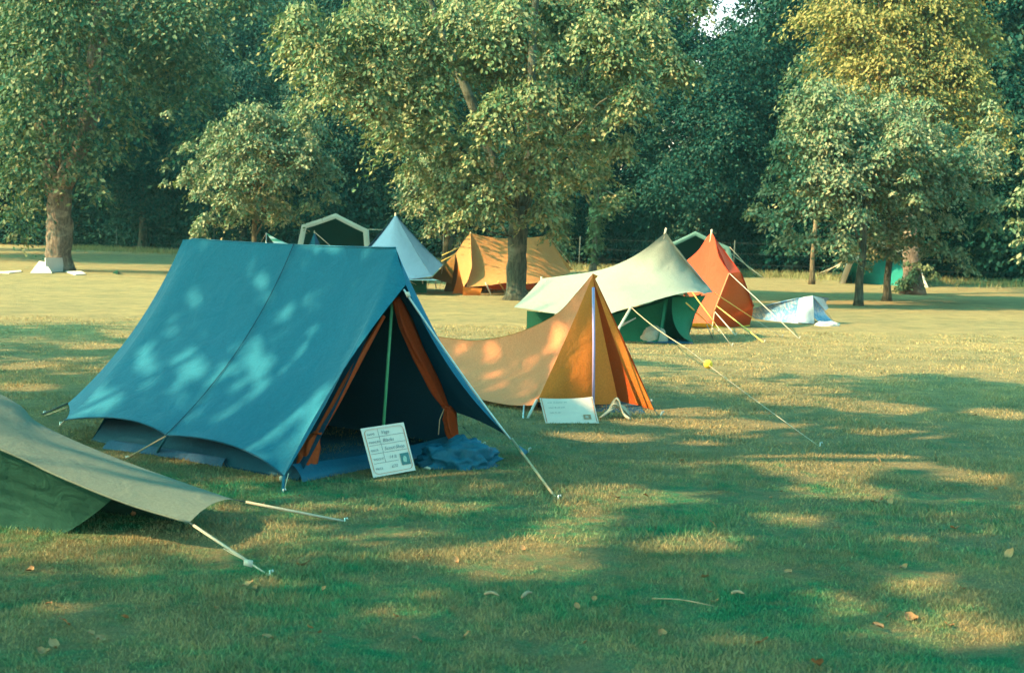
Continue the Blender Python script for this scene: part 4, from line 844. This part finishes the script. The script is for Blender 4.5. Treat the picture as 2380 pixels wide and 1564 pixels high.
nL = nrm(np.cross(tR - tA, FL - tA))
for x, y, rx, ry in ((585, 635, .12, .22), (440, 680, .12, .16), (385, 745, .10, .16), (330, 830, .13, .24), (425, 840, .12, .18), (250, 930, .2, .2), (210, 960, .16, .12), (610, 1000, .15, .12), (660, 945, .10, .16), (560, 1030, .12, .1), (480, 560, .12, .08), (600, 815, .06, .08), (720, 1000, .08, .1)):
    patches.append((RP(x, y, tA, nL), rx * 1.25, ry * 1.25))
for x, y, Y, rx, ry in ((1225, 920, 12, .15, .1), (1500, 900, 12.4, .1, .15), (420, 1198, 6.75, .10, .06)):
    patches.append((A(x, y, Y), rx, ry))
for x, y, Y, rx, ry, pr in ((1325, 950, 12.0, .28, .2, .85), (1180, 860, 12.4, .8, .55, .5), (1340, 830, 12.3, .38, .6, .8), (1420, 880, 12.3, .25, .4, .7), (230, 1090, 7.2, .25, .12, .35), (900, 1045, 8.8, .26, .24, .5)): patches.append((A(x, y, Y), rx, ry, pr))
def sunkeep(c):
    k = np.ones(len(c), bool); s = c[:, 2] / -TR[2]; g = c[:, :2] + TR[:2] * s[:, None]
    wob = .45 * np.sin(g[:, 0] * 1.7) + .3 * np.sin(g[:, 0] * 4.1 + 1)
    k &= g[:, 1] < 17.0 - .38 * g[:, 0] + wob
    for p, rx, ry, *pr in patches:
        s = (c[:, 2] - p[2]) / -TR[2]; g = c[:, :2] + TR[:2] * s[:, None]
        d = ((g[:, 0] - p[0]) / rx) ** 2 + ((g[:, 1] - p[1]) / ry) ** 2; k &= ~((d < 1) & (s > 0) & (np.random.default_rng(int(p[0] * 1e4) & 65535).uniform(size=len(c)) < (pr[0] if pr else 1)))
    return k
for i, (x, y, cx, cy, rx, ry) in enumerate(((-6.6, 7.2, -4.6, 8.6, 4.6, 3.8), (-10, 14.5, -10.8, 14.8, 4.2, 3.4), (-8.5, 1.0, -7.6, 2.2, 4.8, 4.4), (-3.2, -3.5, -2.6, .6, 4.6, 4.0), (-13.5, 8, -12.6, 8.4, 4.8, 4.2), (-15.5, 17.5, -15.3, 17, 3.2, 2.6), (-13, 1, -13, .5, 4, 4))):
    rng = np.random.default_rng(80 + i); cl = ellipsoid_clumps(80, (cx, cy, 8.2), (rx, ry, 2.4), 1.15, rng, .1)
    cl = [q for q in cl if q[2] - q[3] * .9 > 1.6 + .17 * max(q[1], 0) or q[0] < -.40 * q[1] - 2.0]
    tree('shade_tree', V(x, y, 0), V((x + cx) / 2, (y + cy) / 2, 7.5), .28, .14, cl, 185, .26, 'leafL', 'bark', 'tall tree on the lawn edge outside the picture, shading the nearest grass', 80 + i, 'trees that shade the nearest grass', nl=16, lr=.07, keep=sunkeep, flat=.6, droop=.25, shell=.5)

# ------------------------------------------------------------------ wire fence at the wood edge
root = empty('wire_fence', E0 - EN * .6, 'wire fence on thin weathered posts along the edge of the wood', 'fence')
for s in np.arange(-2, 52, 6.0):
    p = E0 + nrm(ED) * s - EN * .6; MB().tube([p - V(0, 0, .1), p + V(.02, 0, 1.15)], [.028, .022], 7, jit=.15).build('fence_post', 'fence', root)
for z in (.35, .7, 1.05): MB().tube([E0 + nrm(ED) * s - EN * .66 + V(0, 0, z + .01 * math.sin(s * 3)) for s in np.arange(-2, 50, 1.5)], .002, 5).build('fence_wire', 'wire', root)

# ------------------------------------------------------------------ grass
def blades(n, sampler, h, w, rng, lean=.6):
    p = sampler(n); n = len(p); nz = np.array([mnoise.noise(Vector((x * 1.6, y * 1.6, 3))) + .6 * mnoise.noise(Vector((x * 5, y * 5, 9))) for x, y in p]) if h < .1 else np.zeros(n); a = rng.uniform(0, 2 * np.pi, n); hh = h * rng.uniform(.5, 1.4, n) * np.clip(1 - nz * 1.3, .25, 2.2); l = rng.normal(size=(n, 2)) * lean
    d = np.stack([np.cos(a), np.sin(a)], 1) * (w * rng.uniform(.6, 1.4, n))[:, None]
    z0 = np.zeros((n, 1)); b0 = np.concatenate([p - d, z0 - .002], 1); b1 = np.concatenate([p + d, z0 - .002], 1); t = np.concatenate([p + l * hh[:, None], hh[:, None]], 1)
    return np.stack([b0, b1, t], 1).reshape(-1, 3)
rng = np.random.default_rng(123); vs = []
def frustum(y0, y1, slack=1.25):
    def f(n):
        y = np.sqrt(rng.uniform(y0 ** 2, y1 ** 2, n)); return np.stack([rng.uniform(-1, 1, n) * (.36 * y * slack + .3), y], 1)
    return f
for y0, y1, n, h, w in ((4.3, 7, 190000, .015, .0024), (7, 10, 120000, .017, .0032), (10, 15, 100000, .018, .0046), (15, 22, 50000, .016, .007)): vs.append(blades(n, frustum(y0, y1), h, w, rng))
v = np.concatenate(vs); o = bigmesh('grass', v, np.arange(len(v)).reshape(-1, 3), 'blade'); tag(o, 'short mown grass blades covering the lawn', 'grass', kind='stuff')
def strip(n):
    s = rng.uniform(8, 56, n); off = -.9 - rng.gamma(1.2, .55, n) ; p = (E0 + nrm(ED) * s[:, None] + EN * off[:, None])[:, :2]; return p
v = np.concatenate([blades(16000, strip, .20, .012, rng, .35)]); o = bigmesh('long_grass', v, np.arange(len(v)).reshape(-1, 3), 'tallgrass'); tag(o, 'strip of tall dry grass along the edge of the wood', 'grass', kind='stuff')

# ------------------------------------------------------------------ fallen leaves
def leaf_mesh(seed, mat):
    r = random.Random(seed); m = MB(); g = []; L = .05
    for i in range(6):
        t = i / 5; w = .45 * math.sin(math.pi * min(.98, t * .9 + .05)) * L; g.append([V((t - .5) * L, s * w, .010 + .012 * math.sin(3 * t + seed) + abs(s) * .008 * r.uniform(.3, 1.5)) for s in (-1, 0, 1)])
    return m.grid(g)
lf = [leaf_mesh(s, None).build('fallen_leaf', mt) for s, mt in ((1, 'deadleaf'), (2, 'deadleaf2'), (3, 'deadleaf'))]
spots = [(148, 1458, 1.2), (125, 1508, 1.2), (290, 1440, 1), (212, 1482, .8), (234, 1492, 1.2), (100, 1520, 1.2), (624, 1492, 1), (575, 1366, 1.1), (705, 1318, 1.5), (968, 1498, 1), (1215, 1280, .8), (1434, 1160, 1.1), (1500, 1158, .8), (1640, 1348, 1.2), (2040, 1170, 1.8), (1830, 1338, 1.1), (2068, 1172, 1), (2118, 1442, 1.6), (2042, 1468, 1.3), (1770, 1500, 1.2), (1540, 1478, 1.1), (1900, 1555, 1.3), (2345, 1295, 1.4), (2218, 1232, 1.3), (2040, 1075, 1), (2265, 970, 1.2), (2100, 1322, 1), (990, 1300, .9), (1060, 1308, .8), (860, 1190, 1), (610, 1180, .9), (1455, 1100, 1), (2205, 1458, 1), (1655, 1226, 1.1), (920, 1440, .9), (70, 1330, 1.2), (1340, 1418, .8)]
spots += [(random.uniform(20, 2360), 1050 + 500 * random.random() ** .8, random.uniform(.5, .9)) for _ in range(24)]
for i, (x, y, s) in enumerate(spots):
    src = lf[i % 3]
    if i >= 3: o = src.copy(); C.objects.link(o)
    else: o = src
    s *= .8; o.location = Vector(G(x, y)) + Vector((0, 0, .010)); o.scale = (s, s, s); o.rotation_euler = (random.uniform(-.4, .4), random.uniform(-.4, .4), random.uniform(0, 6.28))
    tag(o, 'small dry fallen leaf lying on the short grass', 'leaf', 'dry leaves scattered on the lawn')
for i, (a, b2, r) in enumerate((((1213, 1388), (1236, 1376), .008), ((1700, 1378), (1730, 1379), .007), ((1125, 1380), (1160, 1383), .007), ((1515, 1390), (1660, 1408), .003))):
    p, q = G(*a, .02), G(*b2, .02); md = (p + q) / 2 + V(0, .01, .008)
    tag(MB().tube(poly([p, md, q], 7), [r * .6, r, r, r * .9, r, r * .7, r * .4], 6, jit=.3).build('twig', 'twig'), ('thick pale twig lying slanted on the near grass', 'short pale twig lying level on the grass, right of centre', 'broken pale twig lying level on the near grass', 'long thin dry stalk lying on the near grass')[i], 'twig')

# ------------------------------------------------------------------ haze
hm_ = bpy.data.materials.new('summer_haze'); hm_.use_nodes = True; ht = hm_.node_tree; ht.nodes.remove(ht.nodes['Principled BSDF'])
pv = ht.nodes.new('ShaderNodeVolumePrincipled'); pv.inputs['Color'].default_value = (.40, .90, .85, 1); pv.inputs['Density'].default_value = HAZE; pv.inputs['Anisotropy'].default_value = .2
ht.links.new(pv.outputs[0], ht.nodes['Material Output'].inputs['Volume'])
hv = [V(x, y, z) for x in (-75, 75) for y in (-30, 130) for z in (-1, 28)]
ho_ = mesh('haze', hv, [(0, 1, 3, 2), (4, 6, 7, 5), (0, 4, 5, 1), (2, 3, 7, 6), (0, 2, 6, 4), (1, 5, 7, 3)], None, smooth=False); ho_.data.materials.append(hm_); tag(ho_, 'faint summer haze over the meadow', 'haze', kind='stuff')

# ------------------------------------------------------------------ world, sun, camera
w = bpy.data.worlds.new('World'); scene.world = w; w.use_nodes = True; nt = w.node_tree; bg = nt.nodes['Background']
sky = nt.nodes.new('ShaderNodeTexSky'); sky.sky_type = 'NISHITA'; sky.sun_disc = False; sky.sun_elevation = SUN_EL
sdir = -TR; sky.sun_rotation = math.atan2(sdir[0], sdir[1]); sky.dust_density = 2.5; sky.ozone_density = 1.0; sky.air_density = 1.2
mx = nt.nodes.new('ShaderNodeMix'); mx.data_type = 'RGBA'; mx.blend_type = 'MULTIPLY'; mx.inputs[0].default_value = 1
tc = nt.nodes.new('ShaderNodeTexCoord'); sx = nt.nodes.new('ShaderNodeSeparateXYZ'); nt.links.new(tc.outputs['Generated'], sx.inputs[0])
rp = nt.nodes.new('ShaderNodeValToRGB'); nt.links.new(sx.outputs[2], rp.inputs[0])
for e, (p_, c_) in zip(rp.color_ramp.elements, ((.14, (1, .9, .8, 1)), (.24, (.26, 1, .80, 1)))): e.position = p_; e.color = c_
nt.links.new(rp.outputs[0], mx.inputs[7])
nt.links.new(sky.outputs[0], mx.inputs[6]); nt.links.new(mx.outputs[2], bg.inputs[0]); bg.inputs[1].default_value = .15
sl = bpy.data.lights.new('sun', 'SUN'); sl.energy = 2.8; sl.angle = math.radians(.53); sl.color = (1, .735, .40)
so = bpy.data.objects.new('sun', sl); C.objects.link(so); so.rotation_euler = Vector(tuple(TR)).to_track_quat('-Z', 'Y').to_euler(); so.location = (-20, -8, 20)
cam = bpy.data.cameras.new('camera'); cam.sensor_width = 36; cam.lens = 36 * F / 2380; cam.clip_end = 1500; cam.clip_start = .1
cam.dof.use_dof = True; cam.dof.focus_distance = 12.5; cam.dof.aperture_fstop = 5.6
co = bpy.data.objects.new('camera', cam); C.objects.link(co)
from mathutils import Matrix
R3 = Matrix((rgt, up_, -fwd)).transposed(); co.matrix_world = Matrix.Translation(Vector(CAM)) @ R3.to_4x4(); scene.camera = co
vs_ = scene.view_settings; vs_.view_transform = 'Standard'; vs_.look = 'None'; vs_.gamma = 1; vs_.exposure = 2.5
